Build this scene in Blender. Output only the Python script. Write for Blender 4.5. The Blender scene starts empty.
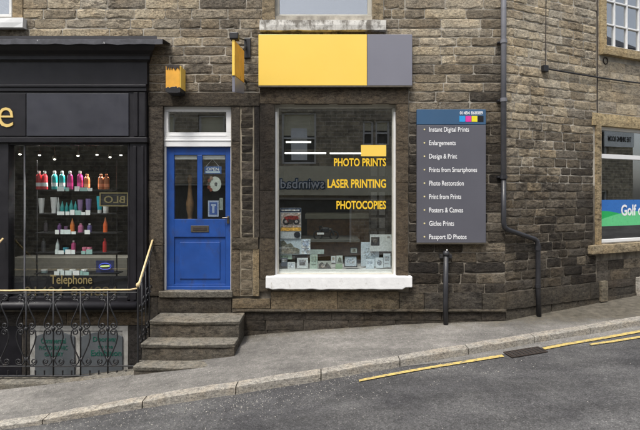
import bpy, math, random
from mathutils import Vector, noise as mnoise

# ------------------------------------------------------------------ camera, sky, sun, exposure
F, D, HOR, EYE = 462.0, 6.4, 195.0, 1.86          # focal length in photo pixels, distance to facade, horizon row, eye height
scene = bpy.context.scene
COL = scene.collection
cam = bpy.data.cameras.new('camera')
cam.sensor_width = 36.0
cam.lens = 36.0 * F / 640.0
cam.shift_y = (HOR - 215.0) / 640.0
cam.clip_end = 1000
cam_o = bpy.data.objects.new('camera', cam)
cam_o.location = (0, -D, EYE)
cam_o.rotation_euler = (math.radians(90), 0, 0)
COL.objects.link(cam_o)
scene.camera = cam_o

SUN_EL, SUN_AZ = math.radians(64), math.radians(207)     # azimuth clockwise from +Y (the facade faces -Y)
world = bpy.data.worlds.new('World')
scene.world = world
world.use_nodes = True
wn = world.node_tree
wn.nodes.clear()
sky = wn.nodes.new('ShaderNodeTexSky')
sky.sky_type = 'NISHITA'
sky.sun_disc = False
sky.sun_elevation = SUN_EL
sky.sun_rotation = SUN_AZ
sky.air_density = 1.0
sky.dust_density = 3.0
hs = wn.nodes.new('ShaderNodeHueSaturation')
hs.inputs['Saturation'].default_value = 0.42
bg = wn.nodes.new('ShaderNodeBackground')
bg.inputs['Strength'].default_value = 0.128
wo = wn.nodes.new('ShaderNodeOutputWorld')
wn.links.new(sky.outputs[0], hs.inputs['Color'])
wn.links.new(hs.outputs[0], bg.inputs['Color'])
wn.links.new(bg.outputs[0], wo.inputs['Surface'])

sl = bpy.data.lights.new('sun', 'SUN')
sl.energy = 1.5
sl.angle = math.radians(13)
sl.color = (1.0, 0.96, 0.90)
sun_o = bpy.data.objects.new('sun', sl)
sd = Vector((math.sin(SUN_AZ) * math.cos(SUN_EL), math.cos(SUN_AZ) * math.cos(SUN_EL), math.sin(SUN_EL)))
sun_o.rotation_euler = sd.to_track_quat('Z', 'Y').to_euler()
sun_o.location = (0, -5, 12)
COL.objects.link(sun_o)

scene.view_settings.view_transform = 'Standard'
scene.view_settings.look = 'None'
scene.view_settings.gamma = 1.0
scene.view_settings.exposure = 1.12

# ------------------------------------------------------------------ helpers
RND = random.Random(7)

def fx(px, Y=0.0): return (px - 320.0) * (D + Y) / F
def fz(py, Y=0.0): return EYE - (py - HOR) * (D + Y) / F
ORG = {}

def props(o, label=None, cat=None, group=None, kind=None):
    if label: o['label'] = label
    if cat: o['category'] = cat
    if group: o['group'] = group
    if kind: o['kind'] = kind
    return o

def thing(name, loc, label, cat, group=None):
    o = bpy.data.objects.new(name, None)
    o.empty_display_size = 0.2
    o.location = loc
    COL.objects.link(o)
    ORG[o] = Vector(loc)
    return props(o, label, cat, group)

class MB:
    def __init__(s):
        s.v = []; s.f = []
    def add(s, vs, fs):
        n = len(s.v); s.v += [tuple(p) for p in vs]; s.f += [tuple(i + n for i in q) for q in fs]; return s
    def box(s, x0, x1, y0, y1, z0, z1):
        if x0 > x1: x0, x1 = x1, x0
        if z0 > z1: z0, z1 = z1, z0
        if y0 > y1: y0, y1 = y1, y0
        return s.add([(x0,y0,z0),(x1,y0,z0),(x1,y1,z0),(x0,y1,z0),(x0,y0,z1),(x1,y0,z1),(x1,y1,z1),(x0,y1,z1)],
                     [(0,1,5,4),(1,2,6,5),(2,3,7,6),(3,0,4,7),(4,5,6,7),(3,2,1,0)])
    def pbox(s, a, b, c, d, Yf, Yb):
        """photo rectangle (a,b)-(c,d) on the plane Y=Yf, extruded back to Yb"""
        return s.box(fx(a,Yf), fx(c,Yf), Yf, Yb, fz(d,Yf), fz(b,Yf))
    def prism(s, poly, y0, y1):
        n = len(poly)
        area = sum(poly[i][0]*poly[(i+1)%n][1]-poly[(i+1)%n][0]*poly[i][1] for i in range(n))
        if area < 0: poly = poly[::-1]
        vs = [(x,y0,z) for x,z in poly] + [(x,y1,z) for x,z in poly]
        fs = [tuple(range(n)), tuple(range(2*n-1, n-1, -1))]
        fs += [(i, i+n, (i+1)%n+n, (i+1)%n) for i in range(n)]
        return s.add(vs, fs)
    def xprism(s, poly, x0, x1):
        """profile of (y,z) swept along x"""
        n = len(poly)
        area = sum(poly[i][0]*poly[(i+1)%n][1]-poly[(i+1)%n][0]*poly[i][1] for i in range(n))
        if area < 0: poly = poly[::-1]
        vs = [(x0,y,z) for y,z in poly] + [(x1,y,z) for y,z in poly]
        fs = [tuple(range(n-1,-1,-1)), tuple(range(n, 2*n))]
        fs += [(i, (i+1)%n, (i+1)%n+n, i+n) for i in range(n)]
        return s.add(vs, fs)
    def tube(s, pts, r, seg=6, closed=False, radii=None):
        pts = [Vector(p) for p in pts]
        n = len(pts); vs = []; fs = []
        t0 = (pts[1]-pts[0]).normalized()
        ref = Vector((0,0,1)) if abs(t0.z) < .9 else Vector((0,1,0))
        nrm = t0.cross(ref).normalized()
        for i, p in enumerate(pts):
            if closed: t = pts[(i+1)%n]-pts[i-1]
            elif i == 0: t = pts[1]-pts[0]
            elif i == n-1: t = pts[-1]-pts[-2]
            else: t = (pts[i+1]-pts[i]).normalized()+(pts[i]-pts[i-1]).normalized()
            t = t.normalized() if t.length > 1e-9 else t0
            nrm = nrm - t*nrm.dot(t)
            if nrm.length < 1e-6: nrm = t.orthogonal()
            nrm.normalize(); b = t.cross(nrm)
            rr = radii[i] if radii else r
            for k in range(seg):
                a = 2*math.pi*k/seg
                vs.append(p + nrm*(rr*math.cos(a)) + b*(rr*math.sin(a)))
        m = n if closed else n-1
        for i in range(m):
            j = (i+1) % n
            for k in range(seg):
                l = (k+1) % seg
                fs.append((i*seg+k, i*seg+l, j*seg+l, j*seg+k))
        if not closed:
            fs.append(tuple(range(seg-1,-1,-1))); fs.append(tuple((n-1)*seg+k for k in range(seg)))
        return s.add(vs, fs)
    def lathe(s, prof, c, seg=10):
        vs = []; fs = []; n = len(prof)
        for r, z in prof:
            for k in range(seg):
                a = 2*math.pi*k/seg
                vs.append((c[0]+r*math.cos(a), c[1]+r*math.sin(a), c[2]+z))
        for i in range(n-1):
            for k in range(seg):
                l = (k+1) % seg
                fs.append((i*seg+k, i*seg+l, (i+1)*seg+l, (i+1)*seg+k))
        fs.append(tuple(range(seg-1,-1,-1))); fs.append(tuple((n-1)*seg+k for k in range(seg)))
        return s.add(vs, fs)
    def disc(s, cx, cz, rx, rz, y0, y1, seg=24):
        return s.prism([(cx+rx*math.cos(2*math.pi*k/seg), cz+rz*math.sin(2*math.pi*k/seg)) for k in range(seg)], y0, y1)
    def mesh(s, name, off=Vector((0,0,0)), smooth=False):
        me = bpy.data.meshes.new(name)
        me.from_pydata([(x-off[0], y-off[1], z-off[2]) for x,y,z in s.v], [], s.f)
        if smooth: me.polygons.foreach_set('use_smooth', [True]*len(me.polygons))
        me.update()
        return me
    def build(s, name, mat, parent=None, bevel=0, smooth=False, color=None, label=None, cat=None, group=None, kind=None, seg=2):
        if parent is not None:
            off = ORG[parent]
        else:
            xs, ys, zs = zip(*s.v)
            off = Vector(((min(xs)+max(xs))/2, (min(ys)+max(ys))/2, min(zs)))
        o = bpy.data.objects.new(name, s.mesh(name, off, smooth))
        COL.objects.link(o)
        if parent is not None: o.parent = parent
        else: o.location = off
        ORG[o] = off
        if mat: o.data.materials.append(mat)
        if bevel:
            m = o.modifiers.new('bevel', 'BEVEL'); m.width = bevel; m.segments = seg; m.limit_method = 'ANGLE'; m.angle_limit = math.radians(40)
        if color: o.color = (*color, 1)
        return props(o, label, cat, group, kind)

def tmesh(body, x0, z0, x1, z1, y, thick=0.003, bold=0.0, flip=False, spacing=1.0):
    """lettering fitted to a rectangle on the plane y, facing -y"""
    cu = bpy.data.curves.new('lettering', 'FONT')
    cu.body = body; cu.size = 1.0; cu.offset = bold; cu.extrude = 0; cu.resolution_u = 3; cu.space_character = spacing
    to = bpy.data.objects.new('lettering', cu); COL.objects.link(to)
    dg = bpy.context.evaluated_depsgraph_get(); dg.update()
    me = to.evaluated_get(dg).to_mesh()
    vs = [v.co.copy() for v in me.vertices]; fs = [tuple(p.vertices) for p in me.polygons]
    to.evaluated_get(dg).to_mesh_clear()
    bpy.data.objects.remove(to); bpy.data.curves.remove(cu)
    xa = min(v.x for v in vs); xb = max(v.x for v in vs); ya = min(v.y for v in vs); yb = max(v.y for v in vs)
    out = []
    for v in vs:
        u = (v.x-xa)/(xb-xa); w = (v.y-ya)/(yb-ya)
        if flip: u = 1-u
        out.append((x0+(x1-x0)*u, y-thick, z0+(z1-z0)*w))
    m = MB()
    m.add(out, [f[::-1] for f in fs] if flip else fs)
    # rim, so that the letters have thickness
    from collections import Counter
    cnt = Counter()
    for f in fs:
        for a, b in zip(f, f[1:]+f[:1]): cnt[(min(a,b),max(a,b))] += 1
    n = len(out); m.v += [(x, y, z) for x, _, z in out]
    for f in fs:
        for a, b in zip(f, f[1:]+f[:1]):
            if cnt[(min(a,b),max(a,b))] == 1:
                m.f.append((b,a,a+n,b+n) if not flip else (a,b,b+n,a+n))
    return m

def ptext(body, a, b, c, d, Y, **k):
    return tmesh(body, fx(a,Y), fz(d,Y), fx(c,Y), fz(b,Y), Y, **k)

# ------------------------------------------------------------------ materials
def newmat(name):
    m = bpy.data.materials.new(name); m.use_nodes = True
    nt = m.node_tree; b = nt.nodes['Principled BSDF']
    return m, nt, b

def N(nt, t, **kw):
    n = nt.nodes.new(t)
    for k, v in kw.items():
        if k in n.inputs: n.inputs[k].default_value = v
        else: setattr(n, k, v)
    return n

def ramp(nt, src, stops):
    r = nt.nodes.new('ShaderNodeValToRGB')
    el = r.color_ramp.elements
    el[0].position, el[0].color = stops[0][0], (*stops[0][1], 1)
    el[1].position, el[1].color = stops[-1][0], (*stops[-1][1], 1)
    for p, c in stops[1:-1]:
        e = el.new(p); e.color = (*c, 1)
    nt.links.new(src, r.inputs['Fac'])
    return r.outputs['Color']

def wpos(nt, scale=(1,1,1)):
    g = nt.nodes.new('ShaderNodeNewGeometry')
    mp = nt.nodes.new('ShaderNodeMapping'); mp.inputs['Scale'].default_value = scale
    nt.links.new(g.outputs['Position'], mp.inputs['Vector'])
    return mp.outputs['Vector']

def noise_(nt, vec, scale, detail=4, rough=.6):
    n = N(nt, 'ShaderNodeTexNoise', Scale=scale, Detail=detail, Roughness=rough)
    nt.links.new(vec, n.inputs['Vector'])
    return n.outputs['Fac']

def mul(nt, a, b, fac=1.0):
    m = nt.nodes.new('ShaderNodeMix'); m.data_type = 'RGBA'; m.blend_type = 'MULTIPLY'
    m.inputs[0].default_value = fac
    for s, i in ((a, 6), (b, 7)):
        if isinstance(s, tuple): m.inputs[i].default_value = (*s, 1)
        else: nt.links.new(s, m.inputs[i])
    return m.outputs[2]

def mixc(nt, fac, a, b):
    m = nt.nodes.new('ShaderNodeMix'); m.data_type = 'RGBA'
    nt.links.new(fac, m.inputs[0]) if not isinstance(fac, float) else setattr(m.inputs[0], 'default_value', fac)
    for s, i in ((a, 6), (b, 7)):
        if isinstance(s, tuple): m.inputs[i].default_value = (*s, 1)
        else: nt.links.new(s, m.inputs[i])
    return m.outputs[2]

def bump(nt, b, h, strength=.4, dist=.01):
    n = N(nt, 'ShaderNodeBump', Strength=strength, Distance=dist)
    nt.links.new(h, n.inputs['Height']); nt.links.new(n.outputs[0], b.inputs['Normal'])

def simple(name, col, rough=.6, var=.25, scale=8, bmp=.15, bscale=60, metallic=0, spec=.5, objcol=False, dirt=None):
    m, nt, b = newmat(name)
    p = wpos(nt)
    if objcol:
        oi = nt.nodes.new('ShaderNodeObjectInfo'); base = oi.outputs['Color']
    else: base = col
    lo = 1-var; hi = 1+var*.4
    c = mul(nt, base, ramp(nt, noise_(nt, p, scale, 5), [(.3,(lo,lo,lo)),(.7,(hi,hi,hi))]))
    if dirt:
        c = mixc(nt, ramp(nt, noise_(nt, wpos(nt,(1,1,.5)), dirt[1], 7, .7), [(dirt[2],(0,0,0)),(dirt[3],(1,1,1))]), c, dirt[0])
    nt.links.new(c, b.inputs['Base Color'])
    r = ramp(nt, noise_(nt, p, scale*1.7, 4), [(.3,(rough*.8,)*3),(.7,(min(1,rough*1.2),)*3)])
    nt.links.new(r, b.inputs['Roughness'])
    b.inputs['Metallic'].default_value = metallic
    b.inputs['Specular IOR Level'].default_value = spec
    if bmp: bump(nt, b, noise_(nt, p, bscale, 5), bmp, .004)
    return m

def stone_mat(name, objcol=True, col=(.2,.165,.115), soot=.56, sc=1.0, rough_bump=.9):
    m, nt, b = newmat(name)
    if objcol:
        oi = nt.nodes.new('ShaderNodeObjectInfo'); base = oi.outputs['Color']
    else: base = col
    p = wpos(nt, (1,1,2.0))
    p1 = wpos(nt)
    c = mul(nt, base, ramp(nt, noise_(nt, p, 22*sc, 7, .7), [(.30,(.36,.34,.31)),(.5,(1,1,1)),(.72,(1.5,1.45,1.34))]))
    c = mul(nt, c, ramp(nt, noise_(nt, p1, 75, 6, .8), [(.34,(.45,.44,.43)),(.5,(1,1,1)),(.68,(1.5,1.47,1.42))]))
    # iron / lichen hue drift
    c = mixc(nt, ramp(nt, noise_(nt, p1, 3.1*sc, 4), [(.45,(0,0,0)),(.75,(.35,.35,.35))]), c, mul(nt, c, (1.25,1.02,.72)))
    # soot in ragged patches
    sm = ramp(nt, noise_(nt, wpos(nt,(1,1,2.6)), 8.5*sc, 8, .72), [(soot-.10,(0,0,0)),(soot,(.8,.8,.8)),(.85,(1,1,1))])
    sm = mul(nt, sm, ramp(nt, noise_(nt, wpos(nt,(1,1,.7)), 1.5, 5, .6), [(.40,(.12,.12,.12)),(.60,(1,1,1))]))
    c = mixc(nt, sm, c, mul(nt, c, (.27,.26,.26)))
    nt.links.new(c, b.inputs['Base Color'])
    b.inputs['Roughness'].default_value = .92
    b.inputs['Specular IOR Level'].default_value = .2
    h = nt.nodes.new('ShaderNodeMath'); h.operation = 'ADD'
    nt.links.new(noise_(nt, p, 28*sc, 8, .7), h.inputs[0]); nt.links.new(noise_(nt, p1, 130, 4, .7), h.inputs[1])
    bump(nt, b, h.outputs[0], rough_bump, .012)
    return m

M = {}
M['stone'] = stone_mat('weathered_gritstone')
M['dressed'] = stone_mat('dressed_gritstone', soot=.60, sc=.8, rough_bump=.55)
M['mortar'] = simple('mortar', (.46,.425,.36), .95, .45, 6, .6, 90, spec=.1, dirt=((.13,.118,.10), 2.2, .48, .75))
M['mortar_grimy'] = simple('grimy_pointing', (.25,.222,.18), .95, .45, 7, .6, 90, spec=.1, dirt=((.06,.053,.045), 3.0, .45, .68))
M['mortar_pale'] = simple('pale_pointing', (.30,.26,.195), .95, .35, 14, .5, 110, spec=.1)
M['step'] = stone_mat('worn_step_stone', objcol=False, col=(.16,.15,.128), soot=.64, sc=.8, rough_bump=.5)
M['riser'] = stone_mat('dark_riser_stone', objcol=False, col=(.095,.085,.07), soot=.60, sc=.8, rough_bump=.5)  # darker base colour than the treads above
M['kerb'] = stone_mat('kerb_stone', objcol=False, col=(.30,.285,.255), soot=.66, sc=1.3, rough_bump=.6)
M['charcoal'] = simple('charcoal_gloss_paint', (.0135,.0125,.0155), .48, .3, 5, .08, 40, spec=.35)
M['slate_panel'] = simple('slate_sign_panel', (.035,.036,.047), .45, .2, 3, .05, 30)
M['lead'] = simple('lead_flashing', (.06,.06,.068), .5, .5, 10, .6, 30, dirt=((.62,.62,.62), 8, .60, .66))
M['white'] = simple('white_gloss_paint', (.74,.74,.72), .4, .12, 6, .08, 50, dirt=((.45,.43,.38), 6, .62, .85))
M['upvc'] = simple('white_window_frame', (.78,.78,.77), .35, .06, 3, 0, spec=.5)
M['sill_white'] = simple('thick_white_masonry_paint', (.80,.80,.79), .7, .10, 7, .7, 30, dirt=((.46,.44,.39), 11, .60, .74))
M['sill_peel'] = simple('peeling_white_paint', (.62,.60,.55), .8, .2, 9, .6, 40, dirt=((.16,.145,.12), 7, .47, .60))
M['dirty_white'] = simple('dirty_white_paint', (.42,.41,.38), .6, .3, 7, .2, 40, dirt=((.12,.11,.09), 9, .5, .7))
M['cream'] = simple('dull_cream_paint', (.46,.44,.38), .55, .2, 6, .15, 50)
M['blue'] = simple('royal_blue_door_paint', (.019,.074,.30), .36, .22, 4, .06, 25, dirt=((.035,.055,.14), 9, .54, .78))
M['yellow'] = simple('yellow_sign_face', (.94,.64,.115), .35, .04, 1.5, .02, 10)
M['yellow_worn'] = simple('faded_orange_sign', (.80,.40,.045), .5, .2, 6, .15, 40, dirt=((.10,.05,.02), 10, .58, .66))
M['signgrey'] = simple('grey_sign_face', (.20,.20,.235), .4, .05, 1.5, .02, 10)
M['boardgrey'] = simple('service_board_grey', (.105,.105,.125), .42, .08, 2, .03, 12)
M['boardblue'] = simple('service_board_blue', (.042,.105,.20), .42, .08, 2, .03, 12)
M['black'] = simple('black_ironwork', (.016,.016,.018), .48, .4, 18, .3, 80, dirt=((.06,.045,.035), 16, .58, .75))
M['blackpipe'] = simple('black_cast_pipe', (.028,.028,.032), .42, .4, 8, .2, 50, dirt=((.08,.075,.07), 7, .6, .8))
M['greypipe'] = simple('pale_grey_pipe', (.17,.17,.185), .5, .3, 6, .15, 50, dirt=((.14,.13,.12), 6, .58, .75))
M['brass'] = simple('worn_gold_rail', (.68,.52,.27), .42, .3, 12, .1, 60)
M['gold'] = simple('gold_lettering', (.80,.58,.20), .35, .05, 5, 0)
M['yletter'] = simple('yellow_vinyl_lettering', (.86,.55,.035), .4, .05, 5, 0)
M['wletter'] = simple('white_lettering', (.85,.85,.85), .5, .02, 5, 0)
M['dim_gold'] = simple('dull_gold_vinyl', (.22,.175,.075), .5, .1, 5, 0)
M['greentext'] = simple('green_lettering', (.012,.085,.062), .5, .1, 5, 0)
M['plastic'] = simple('coloured_plastic', (1,1,1), .32, .08, 20, 0, objcol=True)
M['paper'] = simple('printed_paper', (1,1,1), .6, .3, 45, 0, objcol=True)
def photo_mat():
    """a printed photograph: patches of light and dark round the object's own colour"""
    m, nt, b = newmat('photo_print')
    oi = nt.nodes.new('ShaderNodeObjectInfo'); p = wpos(nt)
    c = mul(nt, oi.outputs['Color'], ramp(nt, noise_(nt, p, 42, 5, .7), [(.30,(.12,.13,.15)),(.47,(.75,.72,.7)),(.56,(1.15,1.15,1.2)),(.72,(2.0,1.95,1.9))]))
    c = mixc(nt, ramp(nt, noise_(nt, p, 23, 3), [(.52,(0,0,0)),(.6,(.5,.5,.5))]), c, mul(nt, c, (1.1,.85,.6)))
    nt.links.new(c, b.inputs['Base Color']); b.inputs['Roughness'].default_value = .3
    return m
M['photo'] = photo_mat()
M['wood'] = simple('brown_wood', (.36,.20,.09), .5, .4, 14, .2, 60)
M['dark_room'] = simple('dark_interior', (.03,.029,.028), .85, .3, 4, 0)
M['dim_room'] = simple('dim_interior', (.13,.125,.11), .85, .3, 3, 0)
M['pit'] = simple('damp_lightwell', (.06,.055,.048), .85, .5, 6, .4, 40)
M['headstone'] = simple('grey_notice_panel', (.095,.105,.112), .6, .25, 5, .2, 50)
M['earth'] = simple('rough_ground', (.10,.105,.07), .95, .4, .6, .4, 10)
M['slate_roof'] = simple('slate_roof', (.055,.055,.062), .6, .4, 3, .3, 20)
M['iron_grate'] = simple('rusty_iron', (.035,.025,.020), .7, .4, 25, .4, 80)
M['render_pale'] = simple('pale_fascia', (.70,.66,.50), .7, .12, 2, .1, 20)
M['signwhite'] = simple('white_signboard', (.85,.87,.88), .5, .08, 3, 0)
M['dull_metal'] = simple('tarnished_metal', (.16,.14,.11), .42, .3, 20, .1, 60, metallic=.7)
M['ledge'] = M['dressed']

def glass_mat(name, f0=.05, tint=(.95,.97,.96)):
    m, nt, b = newmat(name)
    nt.nodes.remove(b)
    out = nt.nodes['Material Output']
    tr = N(nt, 'ShaderNodeBsdfTransparent'); tr.inputs['Color'].default_value = (*tint, 1)
    gl = N(nt, 'ShaderNodeBsdfGlossy'); gl.inputs['Roughness'].default_value = .0
    gl.inputs['Color'].default_value = (1,1,1,1)
    ge = nt.nodes.new('ShaderNodeNewGeometry')
    dt = nt.nodes.new('ShaderNodeVectorMath'); dt.operation = 'DOT_PRODUCT'
    nt.links.new(ge.outputs['Normal'], dt.inputs[0]); nt.links.new(ge.outputs['Incoming'], dt.inputs[1])
    def mt(op, x, y=None):
        n = nt.nodes.new('ShaderNodeMath'); n.operation = op
        for i, v in enumerate((x, y)):
            if v is None: continue
            if isinstance(v, (int, float)): n.inputs[i].default_value = v
            else: nt.links.new(v, n.inputs[i])
        return n.outputs[0]
    c = mt('ABSOLUTE', dt.outputs['Value'])
    fr = mt('ADD', mt('MULTIPLY', mt('POWER', mt('SUBTRACT', 1.0, c), 5.0), 1-f0), f0)
    p = wpos(nt); bn = N(nt, 'ShaderNodeBump', Strength=.018, Distance=.02)
    nt.links.new(noise_(nt, p, 1.6, 1), bn.inputs['Height'])
    nt.links.new(bn.outputs[0], gl.inputs['Normal'])
    mx = nt.nodes.new('ShaderNodeMixShader')
    nt.links.new(fr, mx.inputs[0]); nt.links.new(tr.outputs[0], mx.inputs[1]); nt.links.new(gl.outputs[0], mx.inputs[2])
    nt.links.new(mx.outputs[0], out.inputs['Surface'])
    return m
M['glass'] = glass_mat('shop_glass', .15)
M['salon_glass'] = glass_mat('salon_glass', .055)
M['glass_sky'] = glass_mat('old_house_glass', .22, (.8,.82,.82))

def emit_mat(name, col, s):
    m, nt, b = newmat(name)
    b.inputs['Base Color'].default_value = (*[c*.5 for c in col],1)
    b.inputs['Emission Color'].default_value = (*col,1); b.inputs['Emission Strength'].default_value = s
    return m
M['tube_light'] = emit_mat('fluorescent_tube', (1,1,.96), 4)
M['bulb'] = emit_mat('spot_bulb', (1,.95,.85), 12)
M['neon_blue'] = emit_mat('blue_neon', (.08,.12,.8), .35)
M['neon_yellow'] = emit_mat('yellow_neon', (.5,.6,.2), .5)

def asphalt(name, base, worn, crack=.0, aggregate=1.0, patch=.5, moss=False):
    m, nt, b = newmat(name)
    p = wpos(nt, (1,1,0))
    c = ramp(nt, noise_(nt, p, .9, 7, .68), [(.38,base),(.62,worn)])
    c = mul(nt, c, ramp(nt, noise_(nt, wpos(nt,(.35,1.6,0)), 2.0, 5), [(.3,(.72,.72,.72)),(.7,(1.22,1.22,1.22))]))
    v = N(nt, 'ShaderNodeTexVoronoi', Scale=110.0); nt.links.new(p, v.inputs['Vector'])
    g = nt.nodes.new('ShaderNodeSeparateColor'); nt.links.new(v.outputs['Color'], g.inputs[0])
    c = mul(nt, c, ramp(nt, g.outputs[0], [(.0,(.45,.45,.45)),(.7,(1,1,1)),(.93,(1.25,1.25,1.25)),(1,(2.0,1.95,1.9))]), aggregate)
    c = mul(nt, c, ramp(nt, noise_(nt, p, 14, 6, .75), [(.3,(.7,.7,.7)),(.7,(1.2,1.2,1.2))]))
    # tar bleed and oil
    c = mixc(nt, ramp(nt, noise_(nt, p, 5.5, 5, .6), [(.66,(0,0,0)),(.74,(patch,)*3)]), c, mul(nt, c, (.45,.45,.46)))
    if moss:   # silt and moss gathered along the foot of the wall, with a ragged edge
        gg = nt.nodes.new('ShaderNodeNewGeometry'); sp = nt.nodes.new('ShaderNodeSeparateXYZ'); nt.links.new(gg.outputs['Position'], sp.inputs[0])
        ad = nt.nodes.new('ShaderNodeMath'); ad.operation = 'MULTIPLY_ADD'; ad.inputs[1].default_value = .9
        nt.links.new(noise_(nt, p, 4.5, 7, .7), ad.inputs[0]); nt.links.new(sp.outputs[1], ad.inputs[2])
        c = mixc(nt, ramp(nt, ad.outputs[0], [(.16,(0,0,0)),(.50,(.8,.8,.8))]), c, ramp(nt, noise_(nt, p, 9, 5), [(.35,(.045,.04,.026)),(.65,(.125,.108,.08))]))
    nt.links.new(c, b.inputs['Base Color'])
    b.inputs['Roughness'].default_value = .9; b.inputs['Specular IOR Level'].default_value = .25
    h = nt.nodes.new('ShaderNodeMath'); h.operation = 'ADD'
    nt.links.new(v.outputs['Distance'], h.inputs[0]); nt.links.new(noise_(nt, p, 30, 6, .7), h.inputs[1])
    bump(nt, b, h.outputs[0], .55, .008)
    return m
M['road'] = asphalt('road_asphalt', (.066,.065,.067), (.118,.116,.114), aggregate=.8)
M['pavement'] = asphalt('pavement_tarmac', (.145,.138,.128), (.228,.216,.198), aggregate=.42, patch=.35, moss=True)
M['gutter'] = asphalt('gutter_strip', (.15,.145,.135), (.22,.21,.195), aggregate=.6)

def line_paint():
    m, nt, b = newmat('worn_yellow_road_paint')
    p = wpos(nt)
    c = mixc(nt, ramp(nt, noise_(nt, p, 26, 7, .75), [(.44,(0,0,0)),(.64,(1,1,1))]), (.60,.44,.12), (.17,.155,.12))
    nt.links.new(c, b.inputs['Base Color']); b.inputs['Roughness'].default_value = .8
    bump(nt, b, noise_(nt, p, 90, 4), .4, .004)
    return m
M['yellow_paint'] = line_paint()

def brick_mat(name, c1, c2, mo, w=.42, h=.14):
    m, nt, b = newmat(name)
    tc = nt.nodes.new('ShaderNodeTexCoord'); mp = N(nt, 'ShaderNodeMapping'); mp.inputs['Rotation'].default_value = (math.radians(90),0,0)
    nt.links.new(tc.outputs['Object'], mp.inputs['Vector'])
    br = N(nt, 'ShaderNodeTexBrick', Scale=1.0); br.inputs['Brick Width'].default_value = w; br.inputs['Row Height'].default_value = h
    br.inputs['Mortar Size'].default_value = .012
    for k, c in (('Color1',c1),('Color2',c2),('Mortar',mo)): br.inputs[k].default_value = (*c,1)
    nt.links.new(mp.outputs[0], br.inputs['Vector'])
    p = wpos(nt)
    c = mul(nt, br.outputs[0], ramp(nt, noise_(nt, p, 5, 6, .7), [(.3,(.35,.34,.33)),(.7,(1.3,1.28,1.22))]))
    nt.links.new(c, b.inputs['Base Color']); b.inputs['Roughness'].default_value = .92
    bump(nt, b, br.outputs['Fac'], -.5, .02)
    return m
M['far_stone'] = brick_mat('far_coursed_stone', (.46,.40,.30), (.28,.245,.195), (.55,.51,.44))

# ------------------------------------------------------------------ levels of the ground
WT = [(-30,-4.3),(-14,-3.5),(-7,-2.72),(-5,-2.42),(-3.8,-2.26),(-2.1,-2.07),(-1,-1.935),(0,-1.86),(1.1,-1.785),(1.73,-1.76),(3,-1.725),(4.4,-1.695),(5.5,-1.665),(9,-1.52),(30,-.6)]
def lin(tab, x):
    if x <= tab[0][0]: return tab[0][1]
    for (a, va), (b, vb) in zip(tab, tab[1:]):
        if x <= b: return va + (vb-va)*(x-a)/(b-a)
    return tab[-1][1]
def W(x): return EYE + sum(lin(WT, x+k*.2) for k in (-2,-1,0,1,2))/5
def G(x, y): return W(x) + .05*max(-3, min(1.5, y))

def cast(px, py, h=0.0):
    """photo pixel -> point on the pavement surface (h above it)"""
    d = 5.0
    for _ in range(60):
        x = (px-320)*d/F; z = G(x, d-D)+h
        d = d*.5 + .5*(EYE-z)*F/(py-HOR)
    return (px-320)*d/F, d-D

KPX = [(0,421),(50,414),(147,396),(238,382),(321,369),(398,356.5),(465,345),(530,334),(585,325.3),(640,316.5)]
KERB = [cast(*p) for p in KPX]
(xa, ya), (xb, yb) = KERB[0], KERB[2]
s0 = (yb-ya)/(xb-xa)
KERB = [(xa-k*.9, ya-k*.9*s0*.8) for k in range(12,0,-1)] + KERB
(xa, ya), (xb, yb) = KERB[-3], KERB[-1]
s1 = (yb-ya)/(xb-xa)
KERB += [(xb+k*.9, yb+k*.9*s1) for k in range(1,18)]
def KY(x): return lin(KERB, x)
UPST = [(-4,.025),(-2.6,.04),(-1.6,.07),(0,.07),(9,.07)]
def RZ(x, y):
    e = KY(x); dd = max(0, e-.13-y)
    cz = .022*min(dd, 3.2) - .03*max(0, min(dd-3.2, 3.3))
    return G(x, e-.13) - lin(UPST, x) + cz
def rcast(px, py):
    d = 5.0
    for _ in range(60):
        x = (px-320)*d/F; z = RZ(x, d-D)
        d = d*.5 + .5*(EYE-z)*F/(py-HOR)
    return (px-320)*d/F, d-D

def frange(a, b, n): return [a+(b-a)*i/n for i in range(n+1)]
def wob(x, y, s=1.3, a=.006): return a*mnoise.noise(Vector((x*s, y*s, 3.3)))

# ground sheet under everything
MB().box(-260,260,-260,260,-6.2,-6.0).build('ground', M['earth'], kind='structure')

def strip(name, mat, xs, ylo, yhi, zf, ny, kind='structure', th=.0):
    m = MB(); n = ny+1
    for x in xs:
        a, b = ylo(x), yhi(x)
        for j in range(n):
            y = a+(b-a)*j/ny
            m.v.append((x, y, zf(x,y)+wob(x,y)))
    for i in range(len(xs)-1):
        for j in range(ny):
            k = i*n+j
            m.f.append((k, k+n, k+n+1, k+1))
    return m.build(name, mat, smooth=True, kind=kind)

XS = frange(-12.5, 17, 236)
LW0, LWY = -2.23, -0.92            # lightwell edge in x and its outer kerb in y
def back_edge(x):
    if x < LW0: return LWY
    if x <= 2.56: return .03
    return .03 + (x-2.56)*math.tan(math.radians(23))
xs_p = sorted(XS + [LW0-.0005, LW0+.0005, 2.56])
pave = strip('pavement', M['pavement'], xs_p, lambda x: KY(x)+.0, back_edge, G, 10)
road = strip('road', M['road'], XS, lambda x: KY(x)-6.4, lambda x: KY(x)-.125, RZ, 22)
strip('far_pavement', M['pavement'], XS, lambda x: KY(x)-10.5, lambda x: KY(x)-6.4, lambda x,y: RZ(x, KY(x)-6.4)+.11, 6)
gx = [x for x in XS if x > rcast(392,370)[0]]
strip('gutter_strip', M['gutter'], gx, lambda x: KY(x)-.125-.17*min(1,max(.05,(x-gx[0])/.9)), lambda x: KY(x)-.122, lambda x,y: RZ(x,y)+.004, 2)

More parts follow.
